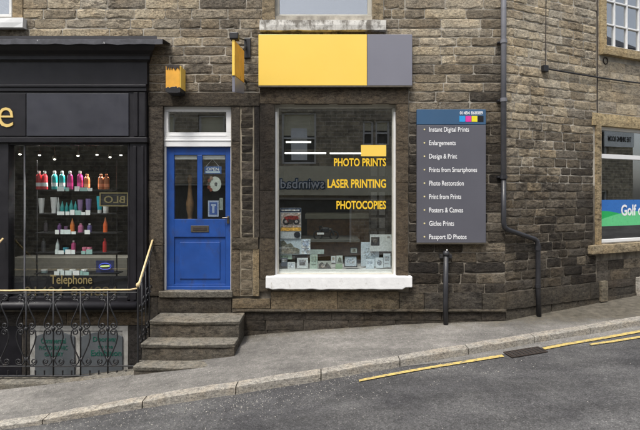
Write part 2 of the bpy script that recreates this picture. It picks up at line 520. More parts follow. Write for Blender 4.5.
# kerb stones
kerb = MB().box(-12,16.5,-.01,0,-4,-3.99).build('kerb', M['kerb'], kind='structure')
kerb.data.clear_geometry()
def kerb_piece(x0, x1):
    m = MB(); n = max(3, int((x1-x0)/.12)); g = .006
    secs = []
    for i in range(n+1):
        x = x0+g+(x1-x0-2*g)*i/n
        y = KY(x); j = wob(x*5, y, 1.5, .012); c = .007+.010*abs(mnoise.noise(Vector((x*4,1,7))))
        zt = G(x,y)+.004+wob(x*3,9,1.5,.008); zb = RZ(x, y-.2)-.05
        yf = y-.128+j
        secs.append([(x,y+.01,zb),(x,y+.01,zt+.002),(x,yf+c,zt),(x,yf+c*.3,zt-c*.35),(x,yf,zt-c),(x,yf-.008,zb)])
    for s in secs: m.v += s
    for i in range(n):
        for k in range(5): m.f.append((i*6+k, i*6+k+1, i*6+k+7, i*6+k+6))
    m.f.append(tuple(range(6))); m.f.append(tuple(n*6+k for k in range(5,-1,-1)))
    return m.build('kerb_stone', M['kerb'], kerb, smooth=False)
kj = [x for x, y in KERB if -9 < x < 14]
for a, b in zip(kj, kj[1:]): kerb_piece(a, b)

# painted lines
def road_line(p0, p1, wpx0, wpx1, name, label):
    m = MB(); n = 40
    A, B = Vector(rcast(*p0)), Vector(rcast(*p1))
    for i in range(n+1):
        t = i/n; c = A.lerp(B, t); w = (wpx0+(wpx1-wpx0)*t)/2
        jj = .004*mnoise.noise(Vector((i*.7,2,1)))
        for s in (-1,1):
            y = c.y+s*w+jj
            m.v.append((c.x, y, RZ(c.x,y)+wob(c.x,y)+.011))
    for i in range(n): m.f.append((2*i,2*i+2,2*i+3,2*i+1))
    return m.build(name, M['yellow_paint'], label=label, cat='road marking', group='yellow lines along the kerb')
road_line((359,381.5),(503,356.4),.055,.075,'road_line','worn yellow line ending at the left edge of the drain grate')
road_line((543.5,349.4),(700,320.5),.075,.075,'road_line','worn yellow line running right from the drain grate beside the kerb')
road_line((590,345.5),(720,324),.06,.07,'road_line','short outer yellow line beside the longer one at the right edge')

# drain grate
dg = thing('drain_grate', (*rcast(524,352), RZ(*rcast(524,352))), 'rusty iron drain grate set in the gutter between the yellow lines', 'drain grate')
gA = Vector(rcast(503,353)); gB = Vector(rcast(538,347.5)); gC = Vector(rcast(512,358.5))
ua = (gB-gA); va = (gC-gA)
def gp(u, v, h=0):
    p = gA+ua*u+va*v
    return (p.x, p.y, RZ(p.x,p.y)+.006+h)
def gquad(m, u0,u1,v0,v1,h):
    c = [gp(u0,v0),gp(u1,v0),gp(u1,v1),gp(u0,v1)]
    vs = [(x,y,z) for x,y,z in c]+[(x,y,z+h) for x,y,z in c]
    m.add(vs, [(0,1,5,4),(1,2,6,5),(2,3,7,6),(3,0,4,7),(4,5,6,7),(3,2,1,0)])
m = MB(); gquad(m,0,1,0,1,.002); m.build('pit_cover', M['dark_room'], dg)
m = MB(); gquad(m,0,1,0,.08,.009); gquad(m,0,1,.92,1,.009); gquad(m,0,.05,.08,.92,.009); gquad(m,.95,1,.08,.92,.009); m.build('grate_frame', M['iron_grate'], dg)
for i in range(8):
    m = MB(); u = .07+i*.11; gquad(m,u,u+.06,.085,.915,.008); m.build('grate_bar', M['iron_grate'], dg)

# ------------------------------------------------------------------ stones
def stone_variant(L, hgt, seed):
    """rock-faced block: front grid and sides, origin at lower left front, back at y=.05"""
    r = random.Random(seed); nx, nz = 6, 4
    m = MB(); idx = {}
    for j in range(nz):
        for i in range(nx):
            u = (0,.06,.36,.66,.94,1)[i]; w = (0,.15,.85,1)[j]
            edge = i in (0,nx-1) or j in (0,nz-1)
            x = u*L; z = w*hgt
            if edge:
                y = .002+r.uniform(0,.005)
                x += (r.uniform(-.004,.003) if i in (0,nx-1) else r.uniform(-.01,.01)); z += r.uniform(-.005,.003)
                if i in (0,nx-1) and j in (0,nz-1): y += .006; x += .006 if i == 0 else -.006; z += .004 if j == 0 else -.004
            else:
                x += r.uniform(-.03,.03); z += r.uniform(-.02,.02)
                y = -.003-r.uniform(0,.011)
            idx[i,j] = len(m.v); m.v.append((x,y,z))
    for j in range(nz-1):
        for i in range(nx-1):
            m.f.append((idx[i,j],idx[i+1,j],idx[i+1,j+1],idx[i,j+1]))
    ring = [idx[i,0] for i in range(nx)]+[idx[nx-1,j] for j in range(1,nz)]+[idx[i,nz-1] for i in range(nx-2,-1,-1)]+[idx[0,j] for j in range(nz-2,0,-1)]
    b0 = len(m.v)
    for k in ring:
        x,y,z = m.v[k]; m.v.append((x,.05,z))
    n = len(ring)
    for k in range(n): m.f.append((ring[(k+1)%n], ring[k], b0+k, b0+(k+1)%n))
    return m
SL = [.13,.20,.27,.34,.42,.50,.60]
SV = {}
for L in SL:
    SV[L] = []
    for q in range(5):
        mb = stone_variant(L, .13, int(L*1000)*10+q)
        me = mb.mesh('stone', smooth=False); me.materials.append(M['stone'])
        SV[L].append((me, mb))
PAL = [(.028,.0245,.021),(.052,.045,.037),(.112,.097,.077),(.225,.193,.147),(.37,.32,.24),(.50,.44,.335)]
def tone(t, r):
    t = max(0, min(.999, t))*(len(PAL)-1); i = int(t); f = t-i
    a, b = PAL[i], PAL[min(i+1,len(PAL)-1)]
    g = r.uniform(.9,1.1)
    w = r.uniform(-.06,.06)
    c = [a[k]+(b[k]-a[k])*f for k in range(3)]
    return (c[0]*g*(1+w*.5), c[1]*g, c[2]*g*(1-w))

def stone_wall(wallobj, courses, xlo, xhi, excl, zonef, visf, origin_y, seed, limit=298, lens=(.2,.27,.34,.42,.42,.5,.5,.6)):
    """coursed wall; excl: list of (x0,z0,x1,z1). visible stones are single objects, the rest one 'stuff' part"""
    r = random.Random(seed); out = []
    for z0, z1 in courses:
        blocked = sorted([(a,c) for a,b,c,d in excl if min(d,z1)-max(b,z0) > .3*(z1-z0)])
        spans = []; cur = xlo
        for a, c in blocked:
            if a > cur: spans.append((cur, min(a,xhi)))
            cur = max(cur, c)
        if cur < xhi: spans.append((cur, xhi))
        for a, b in spans:
            if b-a < .05: continue
            x = a
            while x < b-.02:
                L = r.choice(lens)*r.uniform(.9,1.12)*(r.uniform(.5,1) if x == a else 1)
                if b-(x+L) < .14: L = b-x
                if L > .75: L = L/2
                out.append((x, z0, L, z1-z0)); x += L
    objs = []; rest = []
    for s in out:
        (objs if visf(s[0]+s[2]/2, s[1]+s[3]/2) else rest).append(s)
    objs.sort(key=lambda s: -s[2]*s[3]); rest += objs[limit:]; objs = objs[:limit]
    J = .011
    off = ORG[wallobj]
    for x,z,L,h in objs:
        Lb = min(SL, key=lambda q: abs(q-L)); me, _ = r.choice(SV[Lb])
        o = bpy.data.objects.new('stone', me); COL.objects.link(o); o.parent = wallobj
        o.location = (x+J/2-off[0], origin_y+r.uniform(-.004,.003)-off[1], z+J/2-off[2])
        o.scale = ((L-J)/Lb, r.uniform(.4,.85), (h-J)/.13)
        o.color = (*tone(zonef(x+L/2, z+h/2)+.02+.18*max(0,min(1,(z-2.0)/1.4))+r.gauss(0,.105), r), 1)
    m = MB()
    for x,z,L,h in rest:
        Lb = min(SL, key=lambda q: abs(q-L)); _, mb = r.choice(SV[Lb])
        sx=(L-J)/Lb; sz=(h-J)/.13
        m.add([(x+J/2+v[0]*sx, origin_y+v[1], z+J/2+v[2]*sz) for v in mb.v], mb.f)
    if rest:
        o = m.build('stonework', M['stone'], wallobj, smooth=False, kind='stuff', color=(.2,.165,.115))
    return len(objs), len(rest)

def courses_between(z0, z1, seed, lo=.118, hi=.158):
    r = random.Random(seed); zs = [z0]
    while zs[-1] < z1-.1: zs.append(zs[-1]+r.uniform(lo,hi))
    return list(zip(zs, zs[1:]))

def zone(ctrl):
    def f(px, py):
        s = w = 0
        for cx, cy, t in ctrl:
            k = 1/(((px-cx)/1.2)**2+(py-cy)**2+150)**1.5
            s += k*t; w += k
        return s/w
    return f

def dressed(bm, x0,x1,y0,y1,z0,z1, j=.006, n=6, seed=1):
    """a dressed block with slightly wandering arrises"""
    m = bm; lx = x1-x0; lz = z1-z0
    nx = max(2, min(10, int(lx/.1)+1)); nz = max(2, min(12, int(lz/.1)+1))
    base = len(m.v); 
    def jit(x,z,k): return j*mnoise.noise(Vector((x*6+seed*3.1, z*6+k*9.7, seed)))
    for jz in range(nz+1):
        for i in range(nx+1):
            x = x0+lx*i/nx; z = z0+lz*jz/nz
            edge = i in (0,nx) or jz in (0,nz)
            m.v.append((x+(jit(x,z,1) if True else 0), y0+jit(x,z,2)*.8+(.006 if edge else 0), z+jit(x,z,3)))
    w = nx+1
    for jz in range(nz):
        for i in range(nx):
            a = base+jz*w+i; m.f.append((a,a+1,a+1+w,a+w))
    ring = [i for i in range(nx+1)]+[jz*w+nx for jz in range(1,nz+1)]+[nz*w+i for i in range(nx-1,-1,-1)]+[jz*w for jz in range(nz-1,0,-1)]
    b0 = len(m.v)
    for k in ring:
        x,y,z = m.v[base+k]; m.v.append((x,y1,z))
    n_ = len(ring)
    for k in range(n_): m.f.append((base+ring[(k+1)%n_], base+ring[k], b0+k, b0+(k+1)%n_))
    m.f.append(tuple(b0+k for k in range(n_-1,-1,-1)))
    return m
DS = [0]
def block(name, parent, a, b, c, d, Yf, Yb, col, mat='dressed', j=.006):
    DS[0] += 1
    m = dressed(MB(), fx(a,Yf), fx(c,Yf), Yf, Yb, fz(d,Yf), fz(b,Yf), j, seed=DS[0])
    return m.build(name, M[mat], parent, color=col, smooth=False)

# ------------------------------------------------------------------ main building
XL, XR = -7.2, fx(505)
bld = thing('stone_building', (0, 0, W(0)), 'dark weathered gritstone building with the blue door and the big yellow sign', 'building')
wall = MB()
OPEN = [  # photo-pixel rects of real openings in the wall at Y=0
    (163,105,231,292), (275,104,396,278), (275,-95,372,16), (-60,-95,12,18), (-170,143,129,292)]
def wall_with_holes(m, x0, x1, z0, z1, holes, yf, yb):
    xs = sorted({x0,x1}|{min(max(h[0],x0),x1) for h in holes}|{min(max(h[2],x0),x1) for h in holes})
    zs = sorted({z0,z1}|{min(max(h[1],z0),z1) for h in holes}|{min(max(h[3],z0),z1) for h in holes})
    for a,b in zip(xs,xs[1:]):
        for c,d in zip(zs,zs[1:]):
            if b-a<1e-5 or d-c<1e-5: continue
            mx,mz=(a+b)/2,(c+d)/2
            if any(h[0]<mx<h[2] and h[1]<mz<h[3] for h in holes): continue
            m.box(a,b,yf,yb,c,d)
holes = [(fx(a),fz(d),fx(c),fz(b)) for a,b,c,d in OPEN]
holes.append((fx(30),-1.9,fx(128),fz(326)))   # basement lights
zsp = fz(108)
wall_with_holes(wall, XL, XR-.003, zsp, 6.4, holes, .0055, .40)
wallo = wall.build('wall', M['mortar'], bld)
lwall = MB(); wall_with_holes(lwall, XL, XR-.003, -1.9, zsp, holes, .0055, .40)
lwall.build('lower_wall', M['mortar_grimy'], bld)
# body behind and roof
MB().box(XL, XR-.05, 4.2, 4.5, -1.5, 6.4).build('rear_wall', M['dark_room'], bld)
MB().box(XL, XR, .45, 4.2, 2.95+EYE-.25, 2.95+EYE-.2).build('upper_floor', M['dark_room'], bld)
rf = MB().xprism([(-.25,6.35),(2.3,8.0),(4.8,6.35),(4.8,6.5),(2.3,8.16),(-.25,6.5)], XL, XR)
rf.build('roof', M['slate_roof'], bld)
MB().box(XL-.02, XL+.2, .4, 4.4, -1.8, 6.4).build('gable_wall', M['far_stone'], bld)

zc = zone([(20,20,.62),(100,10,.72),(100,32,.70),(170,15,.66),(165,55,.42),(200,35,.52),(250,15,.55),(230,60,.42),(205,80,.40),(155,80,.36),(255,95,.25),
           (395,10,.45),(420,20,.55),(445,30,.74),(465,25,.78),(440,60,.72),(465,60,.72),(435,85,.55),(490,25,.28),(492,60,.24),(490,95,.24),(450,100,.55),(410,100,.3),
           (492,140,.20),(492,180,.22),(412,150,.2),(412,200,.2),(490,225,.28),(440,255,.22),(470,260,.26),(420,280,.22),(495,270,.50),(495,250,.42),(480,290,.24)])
def px_of(x, z): return 320+x*F/D, HOR-(z-EYE)*F/D
def zmain(x, z): return zc(*px_of(x, z))
def vmain(x, z):
    a, b = px_of(x, z); return -12 < a < 520 and -12 < b < 330
zb = fz(293.5)
cs = courses_between(zb, fz(-75), 11)
ex = [(XL-1,-3,fx(148),fz(42)), (fx(148),-3,fx(259),fz(92.5)), (fx(259.5),-3,fx(408.5),fz(88)), (fx(262),fz(31),fx(383.5),9), (-9,fz(28),fx(22),9)]
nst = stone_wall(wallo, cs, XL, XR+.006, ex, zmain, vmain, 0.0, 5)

# plinth below the window line: big blocks, drip ledge, lower rows
for a,b,c,d,col in [(271,292,337,309,(.165,.132,.088)),(337.6,292,399,309,(.12,.098,.067)),(399.8,293,424,310,(.09,.078,.06)),(424.8,293,482,310.5,(.062,.056,.048)),(482.8,293.5,506,311,(.07,.062,.05)),
                    (232,299,270,308.5,(.14,.113,.077))]:
    block('plinth_stone', bld, a,b,c,d, -.035, .02, col)
for a,c in ((232,300),(300.4,372),(372.4,440),(440.4,506.5)):
    block('drip_ledge', bld, a,309.8,c,312.2, -.06, .02, (.085,.074,.058))
rr = random.Random(3)
for row,(b,d) in enumerate(((312.8,320),(320.6,330),(330.6,341))):
    x = 232
    while x < 504.5:
        wpx = rr.uniform(26,52); e = min(506, x+wpx)
        g = rr.uniform(.7,1.2)
        block('lower_stone', bld, x, b, e-.8, d, -.02-.006*rr.random(), .02, (.06*g,.052*g,.043*g), j=.01)
        x = e
# stones left of the door steps (behind the steps)
block('lower_stone', bld, 158,297.5,231,313,-.03,.02,(.06,.052,.042))
block('lower_stone', bld, 146.5,296.6,157.6,345,-.03,.02,(.045,.04,.034))
block('pier_stone', bld, 259.4,279.4,272,291.6,-.04,.02,(.07,.058,.043))

# ---- door surround and the pier between door and window
dk = (.085,.072,.056)
for b,d,col in ((106,180,(.075,.064,.052)),(180.6,245,(.095,.08,.062)),(245.6,296,(.06,.052,.043))):
    block('door_jamb', bld, 148.5,b,162.6,d,-.045,.16,col)
block('door_lintel', bld, 148,92.5,259,105.6,-.05,.16,(.060,.051,.04))
for b,d,col in ((106.2,141,(.06,.052,.043)),(141.5,200,(.07,.058,.045)),(200.5,237,(.10,.08,.057)),(249.5,296,(.12,.097,.068))):
    block('pier_stone', bld, 231.4,b,239.6,d,-.04,.16,col)
block('pier_stone', bld, 231.4,237.6,258,248.8,-.05,.16,(.10,.085,.063))
for b,d,col in ((106.2,170,(.035,.031,.028)),(170.6,237,(.055,.048,.04))):
    block('pier_stone', bld, 254.4,b,259.3,d,-.04,.05,col)
block('pier_stone', bld, 252.8,249.5,259,296,-.045,.05,(.22,.175,.11))
# narrow pointed column of small bricks beside the door
MB().pbox(239.7,104,254.2,237.4,-.022,.02).build('pointing', M['mortar_pale'], bld)
MB().pbox(239.7,249,252.8,296,-.022,.02).build('pointing', M['mortar_pale'], bld)
y = 104.5
while y < 236:
    h = rr.uniform(6.6,9.4); e = min(y+h, 237)
    g = rr.uniform(.5,1.4)
    block('small_brick', bld, 241.6,y+.6,252.6,e-.6,-.036,.0,(.05*g,.043*g,.035*g), j=.012); y = e
y = 250
while y < 294:
    h = rr.uniform(7.5,11); e = min(y+h, 296); g = rr.uniform(.6,1.5)
    block('small_brick', bld, 241,y+.7,251.8,e-.7,-.036,.0,(.13*g,.108*g,.078*g), j=.014); y = e

# ---- window surround
block('window_lintel', bld, 259.6,87.5,408.5,103.4,-.045,.17,(.085,.07,.052))
for b,d,col in ((104,190,(.040,.034,.028)),(190.6,238,(.042,.036,.03)),(238.6,279,(.075,.062,.046))):
    block('window_jamb', bld, 260,b,274.4,d,-.042,.17,col)
for b,d,col in ((104,182,(.095,.077,.056)),(182.6,279,(.085,.068,.049))):
    block('window_jamb', bld, 396.6,b,408.2,d,-.042,.17,col)
# ---- upper window surround and sill
for a,c in ((262,274.6),(372.4,383.4)):
    block('upper_jamb', bld, a,-95,c,19.6,-.03,.17,(.24,.195,.13))
block('upper_lintel', bld, 258,-110,388,-95.5,-.03,.17,(.24,.2,.13))
block('upper_sill', bld, 259.5,20,386,29.8,-.095,.1,(.5,.5,.5), mat='sill_peel', j=.012)
block('upper_jamb', bld, 12,-95,22,17.2,-.03,.17,(.28,.22,.14))
block('upper_sill', bld, -75,17.5,22.5,27.2,-.09,.1,(.5,.5,.5), mat='white', j=.008)

def window(parent, a,b,c,d, Yf, bars=(), fw=3.0, mat='upvc', glass='glass', name='window', depth=.07, fb=None):
    """frame with members of its own and panes behind; photo rect on plane Yf"""
    fb = fb or fw
    root = MB().pbox(a,b,c,b+fw,Yf,Yf+depth).pbox(a,d-fb,c,d,Yf,Yf+depth).pbox(a,b+fw,a+fw,d-fb,Yf,Yf+depth).pbox(c-fw,b+fw,c,d-fb,Yf,Yf+depth).build(name, M[mat], parent, bevel=.005)
    for (x0,y0,x1,y1) in bars:
        MB().pbox(x0,y0,x1,y1,Yf+.008,Yf+depth-.005).build('glazing_bar', M[mat], root, bevel=.004)
    p = MB(); p.pbox(a+fw*.6,b+fw*.6,c-fw*.6,d-fb*.6,Yf+depth*.55,Yf+depth*.55+.005)
    p.build('pane', M[glass], root)
    return root
# big shop window
sw = window(bld, 274.6,103.8,396.4,277.6,.05, fw=4.0, mat='cream', name='shop_window', fb=4.0)
MB().pbox(274.7,112,277.2,276,.035,.05).build('white_bead', M['upvc'], sw)
MB().pbox(393.6,112,396.2,276,.035,.05).build('white_bead', M['upvc'], sw)
# thick painted sill
msill = MB()
n = 44; Yt=-.12
prof_top=[]; prof_bot=[]
for i in range(n+1):
    px = 265.5+(412.5-265.5)*i/n
    prof_top.append((fx(px,Yt), fz(276.6+.5*mnoise.noise(Vector((i*.5,0,0))),Yt)))
    lo = 289.6+1.0*mnoise.noise(Vector((i*.33,4,0)))+(-2.0 if px>404 else 0)+(-1 if px<270 else 0)
    prof_bot.append((fx(px,Yt), fz(lo,Yt)))
msill.prism(prof_top+prof_bot[::-1], Yt, .12)
msill.build('window_sill', M['sill_white'], bld, bevel=.012)
window(bld, 274.8,-94,372.2,18.5,.08, bars=[(322,-94,325,16)] if False else [(277,-42,370,-38)], fw=4.5, mat='cream', glass='glass_sky', name='upper_window', fb=4.2)
window(bld, -62,-94,11.6,17,.08, bars=[(-60,-42,9,-38)], fw=2.6, mat='white', glass='glass_sky', name='upper_window', fb=3.0)

# shop room behind the big window
def room(name, parent, x0,x1,y0,y1,z0,z1, mat, sides='blrcf'):
    m = MB()
    if 'b' in sides: m.add([(x0,y1,z0),(x1,y1,z0),(x1,y1,z1),(x0,y1,z1)],[(0,1,2,3)])
    if 'l' in sides: m.add([(x0,y0,z0),(x0,y1,z0),(x0,y1,z1),(x0,y0,z1)],[(0,1,2,3)])
    if 'r' in sides: m.add([(x1,y0,z0),(x1,y1,z0),(x1,y1,z1),(x1,y0,z1)],[(3,2,1,0)])
    if 'c' in sides: m.add([(x0,y0,z1),(x1,y0,z1),(x1,y1,z1),(x0,y1,z1)],[(0,1,2,3)])
    if 'f' in sides: m.add([(x0,y0,z0),(x1,y0,z0),(x1,y1,z0),(x0,y1,z0)],[(3,2,1,0)])
    return m.build(name, mat, parent)
room('shop_interior', bld, fx(262), fx(420), .42, 3.9, fz(281), fz(92), M['dim_room'])
room('hall_interior', bld, fx(150), fx(258), .42, 2.6, fz(293), fz(95), M['dim_room'])
room('salon_interior', bld, XL+.3, fx(140), .42, 3.9, fz(300), fz(128), M['dark_room'])
# display shelf of the print shop
MB().pbox(276,269.5,395,277,.10,.75).build('display_shelf', M['upvc'], bld, bevel=.006)
# counter and shelving at the back of the print shop
cn = thing('shop_counter', (fx(345,2.2),2.4,fz(300,2.2)), 'pale olive counter at the back of the print shop', 'counter')
MB().pbox(305,214,372,219,2.0,2.7).build('counter_top', M['render_pale'], cn, bevel=.01)
MB().pbox(307,219,370,262,2.05,2.65).build('counter_front', M['wood'], cn)
rk = thing('photo_rack', (fx(378,1.2),1.2,fz(270,1.2)), 'tall dark rack of small pictures at the right of the print shop', 'rack')
MB().pbox(369,160,388,268,1.22,1.27).build('rack_back', M['dark_room'], rk)
for i in range(6):
    for k in range(2):
        g = RND.uniform(.15,.6)
        MB().pbox(371+k*8,166+i*13,377+k*8,176+i*13,1.18,1.2).build('picture', M['paper'], rk, color=(g,g*.97,g*.95))

# fluorescent tubes in the print shop
for (a,b,c,d,Y,lab) in [(285,141.4,312,143,1.3,'upper short fluorescent tube glowing inside the print shop'),(284,152.2,327,154,1.7,'long lower left fluorescent tube glowing inside the print shop'),(329,152.4,362,154.2,1.7,'lower right fluorescent tube inside the print shop beside the yellow sticker')]:
    t = thing('tube_light', (fx((a+c)/2,Y),Y,fz(d,Y)), lab, 'light', 'fluorescent tubes in the print shop')
    zc_ = fz((b+d)/2,Y)
    MB().tube([(fx(a+1,Y),Y,zc_),(fx(c-1,Y),Y,zc_)],.011,8).build('tube', M['tube_light'], t)
    MB().box(fx(a,Y),fx(c,Y),Y-.03,Y+.03,zc_+.013,zc_+.06).build('housing', M['dull_metal'], t)
    for xh in (fx(a,Y)+.02, fx(c,Y)-.02): MB().tube([(xh,Y,zc_+.06),(xh,Y,fz(93,0))],.003,5).build('hanger', M['blackpipe'], t)

# vinyl lettering and sticker on the glass
YG = .085
def letter(body, rect, Y, mat, label, cat='lettering', name='window_lettering', parent=None, **k):
    return ptext(body, *rect, Y, **k).build(name, M[mat], parent, label=label if parent is None else None, cat=cat if parent is None else None)
letter('PHOTO PRINTS', (334,158.2,386,166.4), YG, 'yletter', 'yellow PHOTO PRINTS lettering on the shop window', bold=.025)
letter('LASER PRINTING', (327.5,179.2,386,188), YG, 'yletter', 'yellow LASER PRINTING lettering on the shop window', bold=.025)
letter('PHOTOCOPIES', (336.5,200.8,386,209.2), YG, 'yletter', 'yellow PHOTOCOPIES lettering on the shop window', bold=.025)
MB().pbox(361,145,386.2,156.3,YG-.004,YG).build('yellow_sticker', M['yellow'], label='plain yellow sticker on the shop window above the lettering', cat='sticker')

# ------------------------------------------------------------------ blue door
dr = thing('blue_door', (fx(198,.06),.06,fz(291,.06)), 'royal blue half-glazed door at the top of the stone steps', 'door')
Yd=.06
leaf = MB()
for a,b,c,d in ((166.2,147,174.2,291),(225.4,147,230.4,291),(174.2,147,225.4,155),(197.2,155,202.2,219),(174.2,219,225.4,237),(174.2,284,225.4,291)):
    leaf.pbox(a,b,c,d,Yd,Yd+.045)
leaf.pbox(174.2,237,225.4,284,Yd+.018,Yd+.045)
leaf.build('door_leaf', M['blue'], dr, bevel=.004)
MB().pbox(179.5,242,220,279,Yd+.006,Yd+.02).build('raised_panel', M['blue'], dr, bevel=.008)
MB().pbox(166.5,286.5,230.2,290.8,Yd-.012,Yd).build('weather_bar', M['blue'], dr, bevel=.004)
for a,c in ((174.4,197),(202.4,225.2)):
    MB().pbox(a,155.2,c,218.8,Yd+.02,Yd+.026).build('door_pane', M['glass'], dr)
    MB().pbox(a+.2,155.3,c-.2,159.4,Yd+.028,Yd+.033).build('blind', M['upvc'], dr)
lb = MB().pbox(190.8,225.6,208.8,232.2,Yd-.008,Yd).build('letter_box', M['dull_metal'], dr, bevel=.003)
MB().pbox(193,227.4,206.6,230.4,Yd-.012,Yd-.008).build('flap', M['iron_grate'], lb, bevel=.002)
hd = MB().pbox(226.8,216,229.4,223.5,Yd-.012,Yd).build('lock_plate', M['dull_metal'], dr, bevel=.002)
MB().tube([(fx(228,Yd),Yd-.01,fz(217.5,Yd)),(fx(228,Yd),Yd-.05,fz(217.5,Yd)),(fx(223,Yd),Yd-.052,fz(218,Yd))],.008,7).build('lever', M['dull_metal'], hd)
# frame and fanlight
df = thing('door_frame', (fx(198),.05,fz(291)), 'white door frame with fanlight round the blue door', 'door frame')
MB().pbox(163,137,166,291.5,.03,.13).pbox(230.5,137,231.3,291.5,.03,.13).build('post', M['upvc'], df, bevel=.004)
MB().pbox(163,136.6,231.2,146.6,.02,.13).pbox(163,139.5,231.2,141,.012,.02).build('transom', M['upvc'], df, bevel=.004)
window(df, 163.2,106.5,231.2,136.4,.03, fw=5.0, mat='upvc', name='fanlight', fb=4.0)
MB().pbox(169,135,226,136.5,.018,.03).build('drip_bar', M['upvc'], df)
# things behind the door glass
pl = MB()
c0 = (fx(190,.32), .32, fz(293,.32))
pl.lathe([(.06,0),(.06,.85),(.045,.9),(.065,.95),(.04,1.0),(.035,1.12),(.055,1.22),(.06,1.3),(.035,1.42),(.025,1.6),(.04,1.66),(.02,1.72)], c0, 10)
pl.build('newel_post', M['wood'], label='turned brown wooden post seen through the left door pane', cat='post', smooth=True)
sg = thing('open_sign', (fx(212.5,.12),.12,fz(174,.12)), 'small blue and white hanging sign in the right door pane', 'sign')
MB().pbox(204,166.5,221.5,174,.118,.124).build('sign_plate', M['plastic'], sg, color=(.05,.15,.42), bevel=.002)
MB().pbox(205.5,171.2,220,173,.115,.118).build('white_band', M['plastic'], sg, color=(.6,.75,.85))
ptext('OPEN',206.5,167.6,219,170.6,.116,bold=.02).build('lettering', M['wletter'], sg)
MB().tube([(fx(206,.12),.121,fz(166.5,.12)),(fx(212.5,.12),.121,fz(159,.12)),(fx(219,.12),.121,fz(166.5,.12))],.003,5).build('cord', M['upvc'], sg)
cl = thing('round_clock_dial', (fx(214.5,.13),.13,fz(192,.13)), 'round white dial hanging inside the right door pane', 'dial')
MB().disc(fx(215,.13),fz(184,.13),.088,.105,.128,.14,28).build('dial', M['plastic'], cl, color=(.62,.66,.6))
MB().disc(fx(216,.13),fz(184,.13),.02,.024,.124,.128,14).build('hub', M['plastic'], cl, color=(.1,.1,.1))
for k in range(5):
    an = 2.1+k*.5
    MB().disc(fx(214.5,.13)+.085*math.cos(an),fz(184,.13)+.1*math.sin(an),.022,.026,.12,.124,12).build('decoration', M['plastic'], cl, color=RND.choice([(.25,.08,.05),(.3,.2,.15),(.08,.06,.05)]))
nt_ = thing('door_notice', (fx(213,.12),.12,fz(216,.12)), 'small blue notice taped low in the right door pane', 'notice')
MB().pbox(208,200.5,218.6,216.6,.116,.119).build('sheet', M['paper'], nt_, color=(.5,.58,.75))
MB().pbox(209.4,202.2,217.2,214.6,.113,.116).build('print', M['paper'], nt_, color=(.06,.13,.42))
MB().pbox(211,204,216,206,.111,.113).pbox(212.2,206,214.4,213,.111,.113).build('pale_mark', M['paper'], nt_, color=(.5,.58,.75))
MB().pbox(219.5,198,223,210,.116,.119).build('paper_slip', M['paper'], label='narrow pale slip beside the blue notice in the door pane', cat='notice', color=(.35,.4,.36))

# threshold and steps
def worn_slab(name, x0,x1,y0,y1,z0,z1,parent,wear=.012,mat='step'):
    m = MB(); nx, ny = 14, 4; s = RND.uniform(0,99)
    def top(x,y,i,j):
        u=(x-x0)/(x1-x0)
        w = wear*math.exp(-((u-.5)/.3)**2)*(1 if j==0 else .4)
        return z1-w+.005*mnoise.noise(Vector((x*5,y*5,s)))
    b = 0
    for i in range(nx+1):
        for j in range(ny+1):
            x=x0+(x1-x0)*i/nx; y=y0+(y1-y0)*j/ny
            yy = y+(.008*mnoise.noise(Vector((x*6,s,1))) if j==0 else 0)
            if i in (0,nx) and j==0: yy += .012
            m.v.append((x,yy,top(x,y,i,j)))
    n=ny+1
    for i in range(nx):
        for j in range(ny): m.f.append((i*n+j,(i+1)*n+j,(i+1)*n+j+1,i*n+j+1))
    ring=[i*n for i in range(nx+1)]+[nx*n+j for j in range(1,n)]+[i*n+ny for i in range(nx-1,-1,-1)]+[j for j in range(ny-1,0,-1)]
    b0=len(m.v)
    for k in ring:
        x,y,z=m.v[k]; m.v.append((x+.004*mnoise.noise(Vector((x*9,s,5))),y+(.014 if k%n==0 else 0),z0))
    q=len(ring)
    for k in range(q): m.f.append((ring[(k+1)%q],ring[k],b0+k,b0+(k+1)%q))
    m.f.append(tuple(b0+k for k in range(q-1,-1,-1)))
    return m.build(name, M[mat], parent, bevel=.009)
st = thing('stone_steps', (-1.62,-.5,G(-1.62,-.9)), 'worn grey stone steps leading up to the blue door', 'steps')
worn_slab('threshold', fx(158,-.07),fx(232,-.07),-.07,.13,fz(298,-.07),fz(291.4,-.07),st,.006)
zt = [EYE-1.62, EYE-1.826, EYE-2.02]; yt = [-.46,-.74,-.97]
prev = -.035
for i in range(3):
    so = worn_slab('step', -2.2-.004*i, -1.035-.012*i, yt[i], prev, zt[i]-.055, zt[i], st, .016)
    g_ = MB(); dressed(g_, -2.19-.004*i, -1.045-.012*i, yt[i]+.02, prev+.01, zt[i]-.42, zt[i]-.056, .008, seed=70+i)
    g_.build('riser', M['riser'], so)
    prev = yt[i]+.002

# ------------------------------------------------------------------ signs on the wall
bs = thing('fascia_sign', (fx(335),-.06,fz(86)), 'large blank yellow and grey sign board above the shop window', 'sign')
MB().pbox(258.4,34.3,367,85.6,-.10,-.03).build('yellow_panel', M['yellow'], bs, bevel=.006)
MB().pbox(367.3,34.3,412.3,85.6,-.10,-.03).build('grey_panel', M['signgrey'], bs, bevel=.006)
MB().pbox(260,36,410,84.5,-.03,.0).build('backing', M['black'], bs)
MB().pbox(258.2,85.4,412.6,86.9,-.104,-.03).build('bottom_trim', M['dull_metal'], bs)

